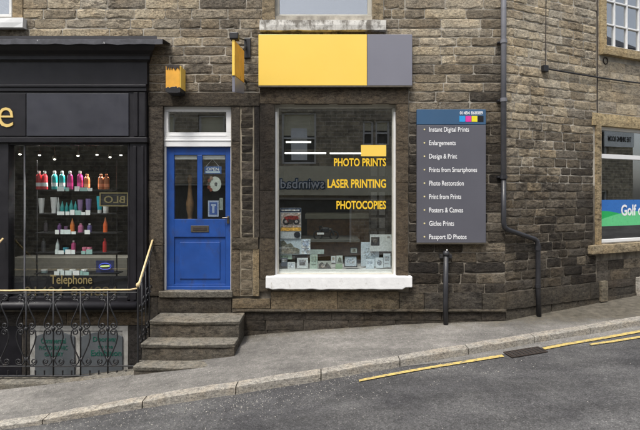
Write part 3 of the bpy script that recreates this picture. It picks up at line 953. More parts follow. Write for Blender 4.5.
# projecting blade sign left of the fascia
Yn, Yf_ = -.78, -.30
bl = thing('projecting_sign', (fx(243,Yf_),-.2,fz(92,Yf_)), 'narrow orange and grey sign projecting from the wall left of the fascia board', 'sign')
def bladepoly(pts, th=.02):
    """quad given as photo px with their own depth, thickened along x"""
    vs=[(fx(p,Y),Y,fz(q,Y)) for p,q,Y in pts]
    m=MB(); n=len(vs)
    m.v=[(x-th/2,y,z) for x,y,z in vs]+[(x+th/2,y,z) for x,y,z in vs]
    m.f=[tuple(range(n)),tuple(range(2*n-1,n-1,-1))]+[(i,i+n,(i+1)%n+n,(i+1)%n) for i in range(n)]
    return m
bladepoly([(233.5,40.5,Yn),(243,51,Yf_),(243,83,Yf_),(233.5,75.5,Yn)],.035).build('orange_panel', M['yellow_worn'], bl, bevel=.004)
bladepoly([(233.5,75.8,Yn),(243,83.3,Yf_),(243,93.5,Yf_),(233.5,92,Yn)],.035).build('grey_panel', M['signgrey'], bl, bevel=.004)
MB().box(fx(233.2,Yn)-.012,fx(233.2,Yn)+.02,Yn-.012,Yn+.004,fz(75.5,Yn),fz(40.2,Yn)).build('edge_trim', M['yellow'], bl)
MB().tube([(fx(244,-.25),-.30,fz(52,-.25)),(fx(246,0),.02,fz(46,0))],.016,8).build('bracket', M['black'], bl)
MB().tube([(fx(244,-.25),-.30,fz(80,-.25)),(fx(246,0),.02,fz(82,0))],.016,8).build('bracket', M['black'], bl)
MB().pbox(244,38,250.5,58,-.03,.02).build('dark_patch', M['black'], bl, bevel=.006)  # thin black slab making the dark patch on the wall beside the sign
MB().box(fx(233.6,Yn)-.045,fx(233.6,Yn)+.06,Yn-.03,Yn+.08,fz(39.6,Yn),fz(32.6,Yn)).build('lamp_head', M['black'], bl, bevel=.012)
MB().tube([(fx(234.5,Yn),Yn+.05,fz(36,Yn)),(fx(246,0),.0,fz(40,0))],.01,7).build('lamp_arm', M['black'], bl)

# small broken orange light box
ob = thing('light_box', (fx(175,-.25),-.12,fz(93,-.25)), 'small broken orange light box above the door', 'light box')
Yo=-.24
x0,x1 = fx(166.3,Yo),fx(179.8,Yo); z0,z1=fz(88.5,Yo),fz(65.5,Yo)
MB().box(x0,x1,Yo,Yo+.012,z0,z1).build('front_panel', M['yellow_worn'], ob, bevel=.003)
MB().box(x1-.002,x1+.01,Yo+.004,-.01,z0+.01,z1-.005).build('side_panel', M['yellow'], ob, bevel=.003)
MB().box(x0-.01,x0+.002,Yo+.004,-.01,z0+.01,z1-.005).build('side_panel', M['yellow_worn'], ob, bevel=.003)
jag=[(x0-.01,z0-.04)]
for i in range(12):
    jag.append((x0-.01+(x1-x0+.02)*i/11, z0+.012+RND.uniform(-.012,.03)))
jag.append((x1+.01,z0-.05)); jag.append((x1-.03,z0-.065)); jag.append((x0+.02,z0-.06))
MB().prism(jag, Yo-.012, -.02).build('charred_base', M['black'], ob, bevel=.004)
jt=[(x0+.002,z1+.006)]
for i in range(13): jt.append((x0+.002+(x1-x0-.004)*i/12, z1-.012-RND.choice([0,.005,.01,.03,.05])))
jt.append((x1-.002,z1+.006))
MB().prism(jt, Yo-.008, Yo-.001).build('top_shade', M['iron_grate'], ob)  # shade along the top, put in as a ragged dark strip

# services board
sb = thing('services_board', (fx(452),-.05,fz(243)), 'tall dark grey services list board beside the shop window', 'sign')
Yb=-.07
MB().pbox(417,125,486,242.8,Yb,-.02).build('grey_panel', M['boardgrey'], sb, bevel=.004)
MB().pbox(417,109.3,486,124.6,Yb,-.02).build('blue_header', M['boardblue'], sb, bevel=.004)
MB().pbox(421,112,482,240,-.02,.015).build('batten', M['black'], sb)
MB().pbox(416.4,242.8,486.6,244.2,Yb-.006,-.02).build('bottom_trim', M['dull_metal'], sb)
for i,(cx,col) in enumerate(((459.5,(.03,.33,.72)),(465.6,(.78,.05,.36)),(471.7,(.85,.74,.03)),(477.8,(.012,.012,.014)))):
    MB().pbox(cx,115.9,cx+5.7,121.7,Yb-.003,Yb).build('colour_square', M['plastic'], sb, color=col)
ptext('01484 868089',459.8,111.3,482.8,114.6,Yb,bold=.01).build('phone_lettering', M['wletter'], sb)
for i,(t,xe,desc) in enumerate((('Instant Digital Prints',469,0),('Enlargements',455.7,0),('Design & Print',457,0),('Prints from Smartphones',477,0),('Photo Restoration',463.7,0),('Print from Prints',461.2,0),('Posters & Canvas',463,0),('Giclee Prints',454,0),('Passport ID Photos',466.5,0))):
    yb_ = 132.0+i*13.42
    up = 5.4; dn = 1.4 if any(q in t for q in 'gp') else 0
    if t in ('Instant Digital Prints','Enlargements','Design & Print','Prints from Smartphones','Passport ID Photos'): dn=1.3
    else: dn=0
    ptext(t,429.2,yb_-up+.4,xe,yb_+dn,Yb,bold=.007).build('lettering', M['wletter'], sb)
    MB().disc(fx(424.4,Yb),fz(yb_-2.6,Yb),.011,.011,Yb-.003,Yb,10).build('bullet', M['plastic'], sb, color=(.8,.7,.35))

# ------------------------------------------------------------------ window display of the print shop
def card(rect, Y, name, label, cat, base, prints=(), lean=.0, frame=None):
    a,b,c,d = rect
    t = thing(name, (fx((a+c)/2,Y),Y,fz(d,Y)), label, cat, 'pictures in the print shop window')
    MB().pbox(a,b,c,d,Y,Y+.008).build('sheet', M['paper'], t, color=base)
    for k,(r,col,shape) in enumerate(prints):
        e = .002+.0015*k
        if shape=='r': MB().pbox(*r,Y-e,Y-e+.0015 if k else Y).build('print', M['photo'], t, color=col)
        elif shape=='o':
            MB().disc(fx((r[0]+r[2])/2,Y),fz((r[1]+r[3])/2,Y),(fx(r[2],Y)-fx(r[0],Y))/2,(fz(r[1],Y)-fz(r[3],Y))/2,Y-e,Y-e+.0015 if k else Y,18).build('print', M['photo'], t, color=col)
        else:
            MB().prism([(fx(p,Y),fz(q,Y)) for p,q in r],Y-e,Y-e+.0015 if k else Y).build('print', M['photo'], t, color=col)
    if frame:
        w=frame[1]
        MB().pbox(a,b,c,b+w,Y-.012,Y).pbox(a,d-w,c,d,Y-.012,Y).pbox(a,b+w,a+w,d-w,Y-.012,Y).pbox(c-w,b+w,c,d-w,Y-.012,Y).build('frame', M['paper'], t, color=frame[0])
    return t
Wt=(.74,.78,.80); Kd=(.03,.03,.035)
def ring(cx,cy,r,n=14): return [(cx+r*math.cos(2*math.pi*i/n),cy+r*math.sin(2*math.pi*i/n)) for i in range(n)]
card((280.2,208,301.2,238.6),.14,'bike_poster','poster of a red and black motorcycle at the left of the display','poster',(.62,.66,.70),
     [((280.4,208.2,301,212.2),(.03,.05,.11),'r'),((281.5,209.6,299.5,211),Wt,'r'),((281,213,300.6,227),(.55,.48,.44),'r'),((280.4,227.5,301,231),(.85,.5,.1),'r'),((294,231.6,300.4,238),(.03,.035,.05),'o'),
      (ring(286.3,221.5,3.6),Kd,'p'),(ring(296.4,221.5,3.2),Kd,'p'),(ring(286.3,221.5,1.7),(.4,.36,.34),'p'),(ring(296.4,221.5,1.5),(.4,.36,.34),'p'),
      ([(284,217),(290,215.5),(298,216),(299,218.5),(294,220),(292,223),(288,222)],(.30,.035,.03),'p'),([(288,219),(294,219.5),(293,223.5),(289,223.5)],(.06,.05,.05),'p')])
card((280.2,239,310.4,254.4),.16,'landscape_print','wide landscape print under the motorcycle poster','picture',(.66,.76,.84),
     [([(280.4,241),(284,240.2),(287,244),(291,243),(294,247),(299.6,249),(299.6,253.8),(280.4,253.8)],(.20,.21,.17),'p'),([(282,246),(286,245),(290,249),(295,250),(296,253.6),(281,253.6)],(.33,.33,.28),'p'),
      ((301.4,239.4,310.2,254),(.68,.79,.88),'r'),((302.8,241,308.6,246.5),(.45,.55,.72),'r'),((302.6,248,308.8,249),(.35,.4,.5),'r'),((302.6,250.4,308.8,251.2),(.35,.4,.5),'r')])
card((280.4,254.8,292,259.4),.18,'green_strip','low green and pale strip card under the landscape print','card',(.42,.55,.45),[((281,255.6,288,258.6),(.25,.36,.27),'r')])
specs = [((281,258,287.4,266.4),.16,(.12,.14,.19),[((282,259,286.4,262),(.5,.55,.62),'r')],'dark blue small print first from the left on the shelf'),
 ((287.6,262,295,269),.13,Wt,[((288.6,263,294,267.4),(.62,.7,.78),'r')],'small white card second from the left along the shelf'),
 ((288.2,254.6,296.8,261.6),.24,(.05,.05,.055),[((290,256,295,260.4),(.25,.23,.2),'r')],'dark framed print below the landscape print'),
 ((297,258,308,268.4),.15,Wt,[((299,260,306,265.6),(.38,.40,.45),'r'),((300,262.4,305,265.2),(.16,.16,.17),'r')],'white mounted photo right of the small white card'),
 ((310.4,249.6,324,254),.3,(.55,.66,.62),[],'flat pale green sheet behind the photo cards'),
 ((310,254.4,317.6,269),.17,(.48,.60,.52),[((311.4,256,316.4,262),(.34,.44,.38),'r'),((311.4,264,316,265),(.25,.35,.3),'r')],'upright pale green card left of the shelf centre'),
 ((318,261,331.5,269),.16,(.42,.44,.40),[([(318.6,268.6),(319,264),(322,262),(325,265),(327,262),(330,266),(331,268.6)],(.10,.10,.10),'p'),(ring(323,266,1.8),(.5,.5,.5),'p')],'wide grey photo of vehicles at the shelf centre'),
 ((331,256,335.6,262.8),.22,Wt,[((332,257.2,334.6,260.4),(.5,.52,.5),'r')],'tiny white frame behind the shelf centre'),
 ((336.4,255.6,342.6,263.6),.2,(.70,.76,.72),[([(337,263),(339,257),(341,258),(342,263)],(.2,.24,.2),'p')],'small portrait print with a dark figure right of centre'),
 ((335.4,263.8,342.4,269),.15,(.30,.42,.28),[],'low green card right of the shelf centre'),
 ((344.2,256,357.2,267),.15,(.68,.77,.85),[((346.6,258.4,354.8,264.6),(.50,.60,.70),'r'),((348.4,260.4,353,263.6),(.38,.45,.52),'o')],'dark framed pale blue picture right of the shelf centre'),
 ((350,247.4,357.6,253.6),.35,(.60,.66,.62),[((352,249,355.6,252),(.28,.3,.25),'r')],'small frame on the rear ledge above the framed pale picture'),
 ((361,242,379,266.4),.26,(.66,.75,.82),[((364,248,371,260),(.52,.62,.69),'o'),((371,248,376,258),(.50,.58,.64),'o')],'large pale blue sheet at the right of the display'),
 ((370,234.4,391.6,251.4),.22,(.72,.76,.76),[((371,237,379.6,245.6),(.05,.05,.055),'r'),((373,238.6,377.6,243.6),(.14,.13,.12),'o'),((387,236.4,390,237.6),(.3,.3,.3),'r')],'wide white mount with a small dark photo at the right'),
 ((366,259,374,268.6),.16,(.70,.80,.88),[((367.4,261.4,372.4,264),(.5,.6,.7),'r')],'small pale blue card third from the right jamb'),
 ((375.6,257.6,383,268),.15,(.72,.80,.86),[((377,260,381.8,265.4),(.33,.38,.44),'o')],'small pale card with an oval portrait near the right jamb'),
 ((383.4,253.6,390.6,267.4),.17,(.68,.76,.83),[((384.8,256,389.2,261),(.4,.46,.52),'r'),((384.6,263,389,264),(.45,.5,.56),'r')],'tall pale card nearest the right window jamb')]
for r,Y,base,prn,lab in specs:
    fr = ((.03,.03,.035),.7) if 'framed' in lab else None
    card(r,Y,'display_picture',lab,'picture',base,prn,frame=fr)
# dark model motorcycle on the rear ledge
mb = thing('model_motorcycle', (fx(325,.6),.6,fz(240,.6)), 'small dark model motorcycle with white label behind the picture cards', 'model')
for cx in (318,334):
    MB().tube([(fx(cx+4.2*math.cos(a),.6),.6,fz(235.4+4.2*math.sin(a),.6)) for a in [2*math.pi*k/16 for k in range(16)]],.012,6,closed=True).build('wheel', M['black'], mb)
MB().tube([(fx(318,.6),.6,fz(235,.6)),(fx(322,.6),.6,fz(229,.6)),(fx(331,.6),.6,fz(229.4,.6)),(fx(334,.6),.6,fz(235,.6))],.02,7).tube([(fx(320,.6),.6,fz(231,.6)),(fx(319,.6),.57,fz(226.6,.6)),(fx(322,.6),.52,fz(226,.6))],.008,6).build('frame', M['black'], mb)
MB().pbox(322,227.4,329,232.4,.56,.64).build('tank', M['blackpipe'], mb, bevel=.015)
MB().pbox(323,231,330,236.6,.57,.63).build('engine', M['iron_grate'], mb, bevel=.01)
MB().pbox(317,232.6,324,234.6,.5,.505).build('label', M['wletter'], mb)
MB().pbox(300,239.8,360,242,.45,1.2).build('rear_ledge', M['dim_room'], bld)

# ------------------------------------------------------------------ salon shopfront (left)
YS=-.10
sf = thing('salon_shopfront', (fx(60,YS),YS,fz(312,YS)), 'charcoal painted shopfront of the salon with wide window at the left', 'shopfront')
LX = -175
# cornice profile returned at the right end
cor = [(-.02,41),(-.30,41),(-.31,47),(-.28,47.5),(-.26,50),(-.22,53),(-.17,55.5),(-.15,57),(-.15,60.5),(-.12,60.5),(-.10,62),(-.02,62)]
zz = lambda p: fz(p,-.1)
cm = MB()
npf=len(cor)
ends = []
for q,(Y,p) in enumerate(cor):
    ret = max(0,(-Y-.10))*1.0
    ends.append((fx(147,-.1)+ret+.005, Y, zz(p)))
cm.v = [(fx(LX,-.1),Y,zz(p)) for Y,p in cor]+ends
cm.f = [(i,(i+1)%npf,(i+1)%npf+npf,i+npf) for i in range(npf)]+[tuple(range(npf-1,-1,-1)),tuple(range(npf,2*npf))]
cm.build('cornice', M['charcoal'], sf)
# lead flashing with a wandering lower edge
fl=MB(); n=60
top=[(fx(LX,-.3)+(fx(163,-.3)-fx(LX,-.3))*i/n) for i in range(n+1)]
for i,x in enumerate(top):
    zt_=fz(39,-.3)+.012*mnoise.noise(Vector((i*.6,1,2))); zl=fz(44.6,-.3)+.016*mnoise.noise(Vector((i*.45,5,2)))
    fl.v += [(x,-.0,zt_+.04),(x,-.30,zt_),(x,-.318,zt_-.01),(x,-.32,zl)]
for i in range(n):
    for k in range(3): fl.f.append((i*4+k,i*4+k+1,i*4+k+5,i*4+k+4))
o=fl.build('lead_flashing', M['lead'], sf); sm=o.modifiers.new('thick','SOLIDIFY'); sm.thickness=.006
MB().pbox(LX,61.5,147,84.2,YS,-.02).build('frieze', M['charcoal'], sf)
MB().pbox(LX,84.3,146,87,YS-.035,-.02).pbox(LX,87.2,146.5,91.4,YS-.02,-.02).build('moulding', M['charcoal'], sf, bevel=.008)
MB().pbox(LX,91.5,146.2,137,YS,-.02).build('fascia_board', M['charcoal'], sf)
MB().pbox(26.5,93.4,128.5,136,YS-.018,YS).build('blank_panel', M['slate_panel'], sf, bevel=.004)
MB().pbox(LX,93.4,25.6,136,YS-.012,YS).build('name_panel', M['charcoal'], sf, bevel=.004)
ptext('e',-1.5,107.5,13.6,127.2,YS-.012,thick=.012,bold=-.008).build('fascia_letter', M['gold'], sf)
MB().pbox(LX,137.2,147,142.6,YS-.03,-.02).build('lower_moulding', M['charcoal'], sf, bevel=.01)
pil = MB().pbox(130,142.8,146.5,306,YS,.05).build('pilaster', M['charcoal'], sf, bevel=.006)
MB().pbox(133.5,92.5,137.6,136.5,YS-.02,YS).pbox(139,92.5,145,136.5,YS-.01,YS).build('pilaster_head', M['charcoal'], sf, bevel=.004)
MB().pbox(133,146,136,300,YS-.016,YS).pbox(141,146,143.5,300,YS-.016,YS).build('fluting', M['charcoal'], pil, bevel=.004)
# window frame
wf = MB().pbox(-2,142.8,8.4,300,YS+.01,.05).pbox(127.6,142.8,130,300,YS+.02,.05).pbox(8.4,142.8,127.6,145,YS+.02,.05).pbox(8.4,297,127.6,302,YS+.02,.05).build('window_frame', M['charcoal'], sf, bevel=.006)
MB().pbox(8.6,145.2,127.4,297,-.03,-.024).build('pane', M['salon_glass'], wf)
MB().pbox(23.7,145.2,24.6,297,-.04,-.02).build('glass_joint', M['greypipe'], wf)
MB().pbox(8.6,276,127.4,297,-.022,-.018).build('dark_band', M['charcoal'], wf)
# rounded sill
ss=MB(); zs_=fz(306.5,-.16)
ss.tube([(fx(LX,-.12),-.12,zs_),(fx(137,-.12),-.12,zs_)],.06,12)
ss.build('round_sill', M['charcoal'], sf, smooth=True)
MB().pbox(LX,302,131,304,-.12,.05).build('bottom_rail', M['charcoal'], sf)
# entrance door beyond the left edge
MB().pbox(-90,143,-2.2,300,-.02,.03).build('entrance_door', M['charcoal'], sf)
MB().pbox(-172,143,-91,300,-.02,.03).build('side_panel', M['charcoal'], sf)
letter('Telephone', (50.4,275,92.2,286.6), -.036, 'dim_gold', 'dull gold word Telephone low on the salon window', bold=.01)
pn = thing('phone_number', (fx(70,-.036),-.036,fz(296,-.036)), 'dull gold phone number behind the top rail on the salon window', 'lettering')
M['worn_gold'] = simple('worn_gold_vinyl', (.10,.08,.04), .5, .4, 30, 0)
ptext('01484',24,286.6,63,295.6,-.036).build('lettering', M['worn_gold'], pn)
ptext('884884',71,286.6,117,295.6,-.036).build('lettering', M['worn_gold'], pn)

# salon contents -----------------------------------------------------------
YB=.42
shelves=[(57,92,189.6),(57,92,213.4),(55,93,232.6),(55,93,252.6),(54,93,273.6)]
su = thing('display_shelves', (fx(74,YB),YB,fz(297,YB)), 'tall glass display shelves of hair products inside the salon window', 'shelves')
for a,c,yy in shelves:
    MB().pbox(a-20,yy,c+24,yy+.8,YB-.09,YB+.12).build('shelf', M['blackpipe'], su)
for a in (36,116):
    MB().pbox(a,160,a+.9,297,YB+.1,YB+.12).build('upright', M['blackpipe'], su)
for k,(a,c,yy) in enumerate(shelves):
    x=a
    while x<c-3:
        w=RND.uniform(2.5,7.5)
        if RND.random()<.92:
            MB().pbox(x,yy-1.2+RND.uniform(-2.4,.2),min(x+w,c),yy+1.6,YB-.1,YB-.094).build('price_label', M['plastic'], su, color=RND.choice([(.85,.88,.88),(.75,.82,.82),(.35,.55,.52),(.9,.9,.9)]))
        x+=w+RND.uniform(.3,1.5)
def bottle(px, base, h, w, col, cap, label, form='bottle'):
    Y=YB; x=fx(px,Y); z=fz(base,Y); s=(D+Y)/F; H_=h*s; R_=w*s/2
    t=thing(form, (x,Y,z), label, {'bottle':'bottle','tube':'tube','jar':'jar','spray':'bottle'}[form], 'hair products on the salon shelves')
    if form=='bottle': pr=[(R_*.95,0),(R_,H_*.04),(R_,H_*.66),(R_*.85,H_*.76),(R_*.42,H_*.83),(R_*.42,H_*.86)]; cp=[(R_*.5,H_*.86),(R_*.5,H_*.97),(R_*.35,H_)]
    elif form=='tube': pr=[(R_*.7,H_*.2),(R_*.9,H_*.5),(R_*1.05,H_*.97),(R_*1.05,H_)]; cp=[(R_*.72,0),(R_*.72,H_*.2)]
    elif form=='jar': pr=[(R_,0),(R_,H_*.6)]; cp=[(R_*1.05,H_*.6),(R_*1.05,H_)]
    else: pr=[(R_,0),(R_,H_*.5),(R_*.7,H_*.68),(R_*.4,H_*.8)]; cp=[(R_*.42,H_*.8),(R_*.15,H_)]
    b_=MB().lathe(pr,(x,Y,z),10).build('body', M['plastic'], t, smooth=False, color=col)
    MB().lathe(cp,(x,Y,z),10).build('cap', M['plastic'], t, color=cap)
    if form=='bottle' and h>14:
        MB().lathe([(R_*1.02,H_*.16),(R_*1.02,H_*.36)],(x,Y,z),10).build('paper_label', M['plastic'], b_, color=(.7,.75,.76) if px<66 else tuple(min(1,c*1.6+.05) for c in col))
Wc=(.8,.8,.8)
red=(.55,.03,.045); teal=(.02,.36,.36); mag=(.50,.03,.22); cop=(.48,.14,.05)
for px,col,nm in ((39,red,'red bottle with white label at the left end of the top shelf'),(44.8,red,'red bottle second from the left on the top shelf'),(54.5,teal,'teal bottle third from the left on the top shelf'),(62,teal,'teal bottle fourth from the left on the top shelf'),(70,mag,'magenta bottle fifth from the left on the top shelf'),(80,mag,'magenta bottle sixth from the left on the top shelf'),(87,cop,'orange bottle seventh from the left on the top shelf'),(101,cop,'copper bottle second from the right on the top shelf'),(106.5,cop,'copper bottle at the right end of the top shelf')):
    hh = 18.5 if px<84 else 15.5
    bottle(px,189.4,hh,5.4,col,Wc if px<84 else col,nm)
for px,col,w,h,fm,cap,nm in ((41.5,Wc,5.5,15,'tube',Wc,'white tube at the left end of the second shelf'),(54,Wc,6,16,'tube',Wc,'white tube second from the left on the second shelf'),(58.4,(.6,.65,.65),2.6,16,'spray',Wc,'thin pale bottle third on the second shelf'),(62.4,teal,3.8,12,'spray',teal,'small teal bottle fourth on the second shelf'),(66.8,teal,3.4,11,'spray',teal,'small teal bottle fifth on the second shelf'),(71.4,teal,3.8,13,'spray',teal,'small teal bottle sixth on the second shelf'),(75.6,teal,3.2,12,'spray',teal,'small teal bottle seventh on the second shelf'),(80.4,(.35,.22,.42),5,13.5,'tube',Wc,'purple and white tube eighth on the second shelf'),(88.6,(.25,.18,.42),5.4,14.5,'tube',Wc,'violet and white tube ninth on the second shelf'),(99.6,(.02,.50,.62),5.4,17,'tube',Wc,'cyan tube second from the right on the second shelf'),(106,(.65,.05,.25),5,17,'bottle',Wc,'white and pink bottle at the right end of the second shelf')):
    if px==106: col,cap=Wc,(.65,.05,.25)
    bottle(px,213.2,h,w,col,cap,nm,fm)
for px,col,w,h,fm,cap,nm in ((46,(.06,.05,.06),4,12,'bottle',(.05,.05,.05),'black bottle at the left end of the third shelf'),(59.6,(.16,.06,.22),4,9,'bottle',(.2,.1,.25),'small purple bottle second on the third shelf'),(66,(.2,.06,.2),3.4,6,'jar',(.2,.1,.22),'tiny purple jar third on the third shelf'),(72.4,(.75,.2,.03),4.2,14,'spray',(.8,.3,.05),'orange cone topped bottle at the middle of the third shelf'),(80.8,(.55,.16,.32),5,9,'bottle',(.7,.3,.4),'round pink bottle right of the orange one on the third shelf'),(89.6,(.13,.10,.3),4.4,9,'bottle',Wc,'violet bottle second from the right on the third shelf'),(105.4,(.75,.13,.03),4.2,15,'spray',(.85,.3,.1),'orange red bottle at the right end of the third shelf')):
    bottle(px,232.4,h,w,col,cap,nm,fm)
for px,col,w,h,fm,cap,nm in ((43.6,(.06,.06,.07),4,14,'bottle',(.08,.08,.08),'black bottle at the left end of the fourth shelf'),(57.6,(.62,.68,.68),3.6,13.5,'spray',Wc,'slim white spray second on the fourth shelf'),(66,(.03,.25,.32),5,5,'jar',(.05,.3,.4),'squat teal jar third on the fourth shelf'),(73.6,(.48,.06,.2),4.2,12,'bottle',(.85,.6,.65),'raspberry bottle with pale cap on the fourth shelf'),(84.8,(.6,.1,.2),4.6,5.4,'jar',(.65,.2,.3),'left of the two pink jars on the fourth shelf'),(89.6,(.6,.1,.2),4.6,5.4,'jar',(.65,.2,.3),'right of the two pink jars on the fourth shelf'),(104.8,(.45,.03,.03),4,14,'bottle',(.5,.05,.05),'dark red bottle at the right end of the fourth shelf')):
    bottle(px,252.4,h,w,col,cap,nm,fm)
for px,nm in ((44.5,'first'),(60.5,'second'),(73,'third'),(84.6,'fourth')):
    bottle(px,273.4,4.2,6,(.3,.4,.4),Wc,'pale round jar, %s from the left on the lowest shelf'%nm,'jar')
# back counter
MB().pbox(10,258,127,276,1.1,1.5).build('salon_counter', M['dim_room'], label='low dim counter behind the product shelves in the salon', cat='counter')
# neon oval sign
ns = thing('neon_sign', (fx(105,.25),.25,fz(272,.25)), 'oval blue and yellow neon sign low in the salon window', 'neon sign')
MB().tube([(fx(105,.25)+.085*math.cos(a),.25,fz(266.4,.25)+.045*math.sin(a)) for a in [2*math.pi*k/28 for k in range(28)]],.005,6,closed=True).build('blue_tube', M['neon_blue'], ns)
MB().tube([(fx(100.6,.25),.25,fz(266.4,.25)),(fx(109.4,.25),.25,fz(266.0,.25))],.012,6).build('yellow_tube', M['neon_yellow'], ns)
MB().pbox(96,260.5,114,272.5,.262,.27).build('backing', M['plastic'], ns, color=(.03,.035,.10))
# box sign seen from behind
xs_ = thing('framed_box_sign', (fx(113.5,.2),.2,fz(206.5,.2)), 'small dark framed sign with mirrored gold letters in the salon window', 'sign')
MB().pbox(99.5,192.4,128,206.4,.21,.23).build('board', M['charcoal'], xs_)
MB().pbox(99.5,192.4,128,193.5,.2,.21).pbox(99.5,205.3,128,206.4,.2,.21).pbox(99.5,193.5,100.6,205.3,.2,.21).pbox(126.9,193.5,128,205.3,.2,.21).build('frame', M['dim_gold'], xs_)
ptext('BLO',104,196,125,203,.208,flip=True,bold=.01).build('lettering', M['dim_gold'], xs_)
# spotlights
for i,px in enumerate((20,39.6,54.6,78,97,110,121)):
    Y=.6; py=(152,153,157,153.5,152.5,155,153)[i]
    t=thing('spotlight', (fx(px,Y),Y,fz(py,Y)), 'small ceiling spotlight in the salon, %s from the left' % ('first','second','third','fourth','fifth','sixth','last')[i], 'spotlight', 'ceiling spotlights in the salon')
    x,z=fx(px,Y),fz(py,Y)
    MB().tube([(x,Y,z+.02),(x,Y,fz(128,.42)+.0)],.006,6).build('stem', M['dull_metal'], t)
    MB().lathe([(.03,-.03),(.022,.02),(.01,.03)],(x,Y,z),10).build('shade', M['dull_metal'], t)
    MB().lathe([(.014,-.042),(.018,-.034),(.01,-.03)],(x,Y,z),8).build('bulb', M['bulb'], t)
    if i in (1,3,5):
        pl_=bpy.data.lights.new('spotlight_glow','SPOT'); pl_.energy=48; pl_.spot_size=math.radians(120); pl_.spot_blend=.6; pl_.shadow_soft_size=.03; pl_.color=(1,.95,.88)
        po=bpy.data.objects.new('glow',pl_); COL.objects.link(po); po.parent=t; po.location=(0,-.02,-.05); po.rotation_euler=(math.radians(-14),0,0)

# ------------------------------------------------------------------ basement, lightwell, railing
bw = thing('basement_window', (fx(80,.0),.0,fz(376,0)), 'white framed basement window behind the railing', 'window')
MB().pbox(30,326,128,331,-.01,.06).pbox(30,331,35.5,430,-.01,.06).pbox(74.5,331,82,430,-.01,.06).pbox(122.5,331,128,430,-.01,.06).build('frame', M['dirty_white'], bw, bevel=.004)
MB().pbox(35.4,331,74.6,360,.0,.02).build('white_board', M['dirty_white'], bw)
MB().pbox(81.9,331,122.6,360,.0,.02).build('white_board', M['dirty_white'], bw)
def notice(a,c,lines,label):
    t=thing('notice_panel',(fx((a+c)/2,-.03),-.03,fz(400,-.03)),label,'notice','grey notices behind the railing')
    pts=[(fx(a,-.03),fz(425,-.03)),(fx(c,-.03),fz(425,-.03))]
    for i in range(13):
        u=i/12; pts.append((fx(c+(a-c)*u,-.03),fz(336.5-4.6*math.sin(math.pi*u),-.03)))
    MB().prism(pts,-.035,-.015).build('panel', M['headstone'], t, bevel=.003)
    for tx,x0,y0,x1,y1 in lines: ptext(tx,x0,y0,x1,y1,-.035,bold=.02).build('lettering', M['greentext'], t)
    return t
notice(35,74.5,[('Commercial',41,338,66,343.4),('PHOTOGRAPHIC',39,345.6,67.6,350),('GALLERY',44.5,352.2,63.5,356.2)],'left of the two grey notice panels with green lettering behind the railing')
notice(81.5,122.5,[('Doorway',93,336.6,118,343),('to the',98,344.6,113,348.4),('Exhibition',91,350,121.5,356)],'right of the two grey notice panels, ending in the word Exhibition')
for a,c,col in ((-60,22,(.045,.04,.036)),(22.6,66,(.085,.07,.052)),(66.6,147,(.13,.102,.07))):
    block('basement_stone', bld, a,312.5,c,325,-.02,.03,col)
block('basement_stone', bld, 128.6,325.6,147,420,-.02,.03,(.035,.032,.03))
block('basement_stone', bld, 22,325.6,29.6,420,-.015,.03,(.05,.045,.04))
MB().pbox(-150,325.6,21.6,420,.0,.03).build('basement_door', M['charcoal'], bld)
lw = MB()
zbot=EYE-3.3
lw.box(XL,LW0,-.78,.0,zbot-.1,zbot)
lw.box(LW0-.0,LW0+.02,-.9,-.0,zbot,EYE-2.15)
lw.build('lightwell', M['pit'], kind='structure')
# edging kerb of the lightwell, following the slope
eb=MB(); n=40
for i in range(n+1):
    x=XL+(LW0+.02-XL)*i/n
    zt_=EYE-2.205+.012*(x-LW0)*1.0+.006*mnoise.noise(Vector((x*3,0,0)))
    zt_=max(zt_, G(x,-.9)+.015)
    eb.v+=[(x,-.76,zbot-.1),(x,-.76,zt_),(x,-.915,zt_-.006),(x,-.925,zt_-.02),(x,-.925,G(x,-.92)-.2)]
for i in range(n):
    for k in range(4): eb.f.append((i*5+k,i*5+k+1,i*5+k+6,i*5+k+5))
eb.f.append(tuple(n*5+k for k in range(5)))
eb.build('lightwell_edging', M['step'], kind='structure')

YR=-.82
rl = thing('iron_railing', (fx(70,YR),YR,fz(377,YR)), 'black scrolled iron railing with worn gold top rail in front of the salon', 'railing')
def RP(px,py,dy=0): return (fx(px,YR),YR+dy,fz(py,YR))
tr=[RP(-130,291.5)]+[RP(px,290.6-.9*px/138+.3*mnoise.noise(Vector((px*.06,0,0)))) for px in range(-110,132,12)]+[RP(137.6,288.4)]
MB().tube(tr,.0105,8).build('top_rail', M['brass'], rl, smooth=True)
MB().tube([RP(-130,294),RP(137,292.4)],.007,6).build('under_rail', M['black'], rl)
MB().tube([RP(-130,366.5),RP(139,366)],.009,6).build('lower_rail', M['black'], rl)
MB().tube([RP(-130,376.5),RP(139,375.5)],.012,6).build('bottom_rail', M['black'], rl)
for a,c in ((-120,-100),): pass
def spiral(cx,cy,r0,r1,a0,turns,n=14):
    return [(cx+(r0+(r1-r0)*i/n)*math.cos(a0+2*math.pi*turns*i/n), cy+(r0+(r1-r0)*i/n)*math.sin(a0+2*math.pi*turns*i/n)) for i in range(n+1)]
